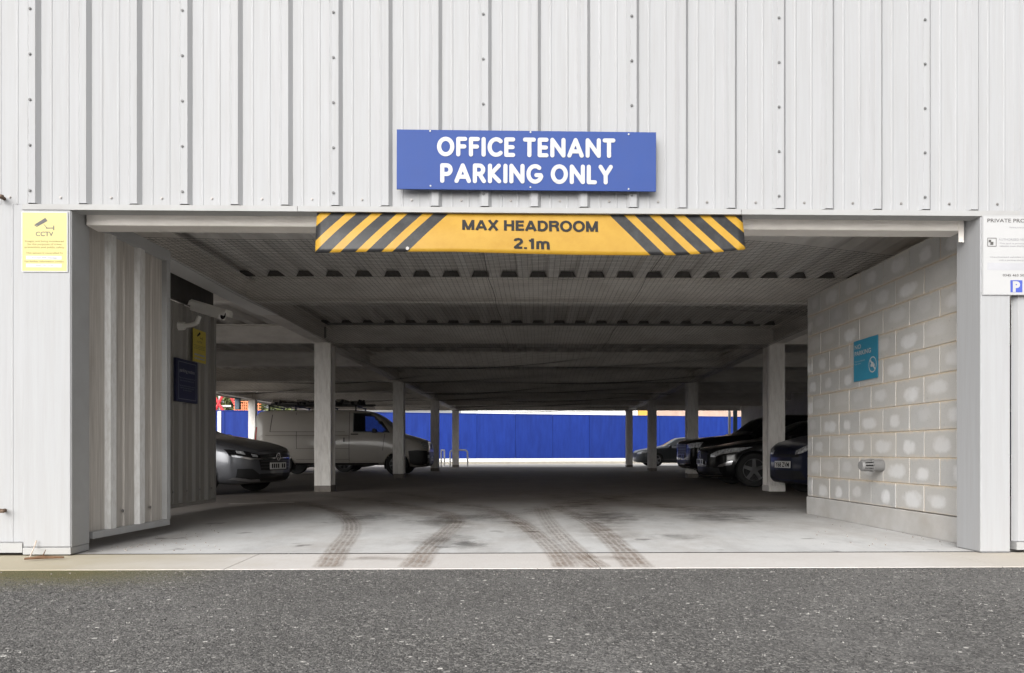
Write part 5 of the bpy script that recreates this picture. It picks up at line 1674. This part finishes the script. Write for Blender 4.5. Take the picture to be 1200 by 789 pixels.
# white van
W_ = 1.90; w = W_ / 2; L_ = 5.25
van = dict(L=L_, W=W_, cat='van', wheel_r=.335, wf=.95, wb=4.40, belt_z=1.22, mirror=(1.62, 1.30), mirror_m=M['trim'], paint=M['p_van'], plate=(.50, M['plate_w'], None), badge=(.88, 'vw', .085), spokes=8, rim=M['rim'], lip=M['p_van'],
    top=[(0, .80), (.03, .93), (.10, 1.04), (.35, 1.14), (.80, 1.27), (1.0, 1.38), (1.5, 1.80), (1.85, 1.95), (2.4, 1.985), (4.6, 1.985), (5.05, 1.95), (5.18, 1.80), (L_, 1.2)],
    low=[(0, .36), (.1, .26), (.4, .24), (.8, .30), (4.7, .32), (5.1, .36), (L_, .42)],
    belt=[(0, .72), (.15, .90), (.4, 1.0), (1.0, 1.18), (1.5, 1.26), (4.9, 1.28), (L_, .95)],
    plan=[(0, w * .66), (.03, w * .78), (.10, w * .88), (.25, w * .95), (.6, w * .985), (1.2, w), (4.9, w), (5.12, w * .97), (L_, w * .86)],
    roof=[(0, w * .6), (.1, w * .74), (.4, w * .82), (1.0, w * .84), (1.7, w * .84), (2.5, w * .86), (4.9, w * .86), (L_, w * .84)],
    holes=[[(1.22, 1.31), (2.22, 1.33), (2.22, 1.83), (1.76, 1.84)]],
    patches=[('door_window', M['carglass'], [(1.16, 1.285), (1.7, 1.29), (2.26, 1.29)], [(1.66, 1.85), (1.9, 1.875), (2.26, 1.875)], 'S', .005),
        ('window_pillar', M['trim'], [(1.16, 1.28), (1.22, 1.28)], [(1.40, 1.62), (1.50, 1.62)], 'S', .009),
        ('windscreen', M['carglass'], [(-.74, 1.34), (0, 1.36), (.74, 1.34)], [(-.66, 1.86), (0, 1.88), (.66, 1.86)], 'F', .005),
        ('grille', M['trim'], [(-.42, .78), (0, .78), (.42, .78)], [(-.42, .96), (0, .98), (.42, .96)], 'F', .005),
        ('headlight', M['headglass'], [(.48, .76), (.66, .76), (.86, .80)], [(.48, .97), (.68, 1.0), (.86, 1.02)], 'FF', .006),
        ('front_bumper', M['trim'], [(-.90, .30), (0, .28), (.90, .30)], [(-.90, .70), (0, .71), (.90, .70)], 'F', .008),
        ('bumper_side', M['trim'], [(.06, .30), (.35, .30), (.56, .34)], [(.06, .74), (.35, .76), (.60, .74)], 'S', .008),
        ('fog_lamp', M['headglass'], [(.66, .52), (.78, .52)], [(.66, .62), (.78, .62)], 'FF', .014),
        ('tail_lamp', M['red_lamp'], [(5.17, .95), (5.22, .95)], [(5.13, 1.45), (5.17, 1.45)], 'S', .006),
        ('sill_strip', M['trim'], [(1.5, .33), (3.98, .33)], [(1.5, .375), (3.98, .375)], 'S', .005),
        ('door_handle', M['trim'], [(2.10, 1.215), (2.32, 1.215)], [(2.10, 1.25), (2.32, 1.25)], 'S', .02),
        ('sliding_handle', M['trim'], [(2.50, 1.0), (2.53, 1.0)], [(2.50, 1.13), (2.53, 1.13)], 'S', .02),
        ('fuel_flap', M['p_van'], [(2.55, 1.02), (2.62, 1.02)], [(2.55, 1.09), (2.62, 1.09)], 'S', .01)])
seam = M['grey_ink']
for (a_, c_) in (((2.36, .38), (2.36, 1.90)), ((1.36, .75), (1.30, 1.25)), ((3.92, .80), (3.96, 1.88))):
    van['patches'].append(('panel_seam', seam, [a_, c_], [(a_[0] + .014, a_[1]), (c_[0] + .014, c_[1])], 'S', .004))
for z in (.47, .80, 1.19):
    van['patches'].append(('panel_crease', seam, [(2.38, z), (3.95 if z < 1 else 5.0, z)], [(2.38, z + .009), (3.95 if z < 1 else 5.0, z + .009)], 'S', .004))
van['patches'] += [('pressed_panel', M['p_van'], [(2.50, 1.32), (3.4, 1.32), (4.72, 1.32)], [(2.50, 1.80), (3.4, 1.82), (4.66, 1.80)], 'S', .010),
                   ('panel_shadow_gap', seam, [(4.72, 1.31), (4.745, 1.31)], [(4.66, 1.82), (4.685, 1.82)], 'S', .006),
                   ('panel_shadow_gap', seam, [(2.5, 1.30), (4.745, 1.30)], [(2.5, 1.312), (4.745, 1.312)], 'S', .006)]
vv = Vehicle(van)
n_ = P(506, 555, 23.9)
vroot = vv.make('white_van', 'white panel van with a loaded roof rack parked side-on behind the left columns', (n_.x, n_.y, 0), R(0))
# roof rack and its load (the load lies on the rack)
b = MB()
for x in (-2.2, -3.1, -4.0, -4.8):
    b.box((x - .03, -.78, 2.07), (x + .03, .78, 2.10))
    for sg in (-1, 1): b.box((x - .02, sg * .76 - .02, 1.93), (x + .02, sg * .76 + .02, 2.07))
for sg in (-1, 1): b.box((-4.9, sg * .78 - .015, 2.10), (-1.9, sg * .78 + .015, 2.125))
b.build('roof_rack', M['trim'], vroot)
rnd = random.Random(4)
load = thing('roof_load', 'jumble of pipes and tool bags tied on the roof rack of the van', 'luggage', (n_.x, n_.y, 2.127))
b = MB()
for i in range(6):
    y = -.6 + i * .22
    b.tube([(-4.7 + rnd.uniform(-.2, .3), y, .035), (-1.9 + rnd.uniform(-.3, .2), y + rnd.uniform(-.05, .05), .05)], rnd.uniform(.025, .045), 8)
b.build('pipe_bundle', M['pipe'], load)
b = MB()
for i in range(34):
    x = -4.7 + rnd.random() * 2.9; y = rnd.uniform(-.75, -.3); h_ = rnd.uniform(.05, .15)
    b.tube([(x, y, .03), (x + rnd.uniform(-.12, .12), y + rnd.uniform(-.1, .1), h_)], [rnd.uniform(.03, .06), rnd.uniform(.01, .04)], 6)
stuff(b.build('strap_bundle', M['trim'], load))
b = MB()
for i in range(7):
    x = -4.6 + i * .40 + rnd.uniform(-.1, .1); s_ = rnd.uniform(.10, .17)
    b.box((x - s_, -.70, .085), (x + s_, .1, .10 + rnd.uniform(.01, .07)), 0)
b.build('tool_bag', M['bag'], load, bevel=.03)

# ------------------------------------------------------------------ litter by the left pillar
a, c = GP(28.5, 657.2, -.0), GP(75, 655.2, -.0)
b = MB(); b.tube([a + Vector((0, 0, .012)), a.lerp(c, .4) + Vector((0, .008, .016)), c + Vector((0, 0, .011))], [.007, .012, .006], 7)
b.tube([a.lerp(c, .45) + Vector((0, 0, .018)), a.lerp(c, .42) + Vector((-.0, .05, .06))], [.004, .002], 5)
o = b.build('twig', M['twig']); tag(o, 'thin brown twig lying on the concrete apron by the left pillar', 'twig')
a = MF @ Vector((fu(41, -.075), -.075, .072)); c = GP(34.5, 655.0)
b = MB(); b.tube([a + Vector((.01, .0, .03)), a, a.lerp(c, .55) + Vector((.006, -.01, 0)), c + Vector((0, 0, .006))], .0045, 6)
o = b.build('string', M['cord']); tag(o, 'frayed pale string hanging from the trim of the left pillar to the ground', 'string')
rnd = random.Random(11)
b = MB()
for i in range(420):
    if i < 150:
        q = GP(rnd.uniform(105, 260), 0 + rnd.uniform(600, 646)); 
        if q.x < -2.95: continue
    elif i < 210: q = GP(rnd.uniform(955, 1118), rnd.uniform(598, 640))
    else: q = GP(rnd.uniform(0, 1200), rnd.uniform(663, 674), -.012)
    s_ = rnd.uniform(.003, .009)
    z = 0.0 if i < 210 else -.012
    b.mesh([Vector((q.x - s_, q.y - s_ * .5, z)), Vector((q.x + s_, q.y - s_ * .8, z)), Vector((q.x + s_ * .3, q.y + s_, z)), Vector((q.x, q.y, z + s_ * 1.2))], [(0, 1, 3), (1, 2, 3), (2, 0, 3)])
o = stuff(b.build('grit', M['column_base'])); o["label"] = 'scattered grit and crumbs along the edges of the concrete'; o["category"] = 'grit'

# loose-textured surface of the asphalt in front: raised stone chips
def chip_mat():
    m, n, l, p = nt('asphalt_chips')
    g = n.new("ShaderNodeNewGeometry").outputs["Position"]
    v = n.new("ShaderNodeTexVoronoi"); v.inputs["Scale"].default_value = 60; l.new(g, v.inputs["Vector"])
    sc_ = n.new("ShaderNodeSeparateColor"); l.new(v.outputs["Color"], sc_.inputs[0])
    c = ramp(n, l, sc_.outputs[0], [(0.0, (.022, .021, .021)), (.5, (.065, .062, .06)), (.82, (.13, .125, .12)), (.95, (.20, .19, .18)), (.99, (.36, .35, .33))])
    l.new(c, p.inputs["Base Color"]); p.inputs["Roughness"].default_value = .8
    return m
M['chips'] = chip_mat()
rnd = random.Random(21)
cv, cf = [], []
za = -.0085
for i in range(30000):
    Y = 2.30 + (4.66 - 2.30) * rnd.random() ** .8
    x = rnd.uniform(-1, 1) * (.69 * Y)
    if Y > 4.66 + TH * x - .01: continue
    if x < -1.7 and Y > 4.0 and rnd.random() < (Y - 4.0) * 2.5 * min(1, (-1.7 - x) * 2): continue
    s_ = rnd.choice((.002, .0025, .003, .003, .0035, .0045)); h_ = s_ * rnd.uniform(.7, 1.2); a0 = rnd.uniform(0, 6.28); k = len(cv)
    for q in range(4):
        a_ = a0 + q * 1.5708 + rnd.uniform(-.4, .4); cv.append((x + s_ * math.cos(a_), Y + s_ * math.sin(a_), za - .001))
    for q in range(4):
        a_ = a0 + q * 1.5708 + .3; cv.append((x + s_ * .55 * math.cos(a_), Y + s_ * .55 * math.sin(a_), za + h_ * rnd.uniform(.7, 1)))
    cf += [(k + q, k + (q + 1) % 4, k + 4 + (q + 1) % 4, k + 4 + q) for q in range(4)] + [(k + 4, k + 5, k + 6, k + 7)]
mb = MB(); mb.v = cv; mb.f = cf; mb.m = [0] * len(cf)
o = stuff(mb.build('stone_chips', M['chips'])); o["label"] = 'small stone chips bedded in the grey asphalt'; o["category"] = 'stone chips'
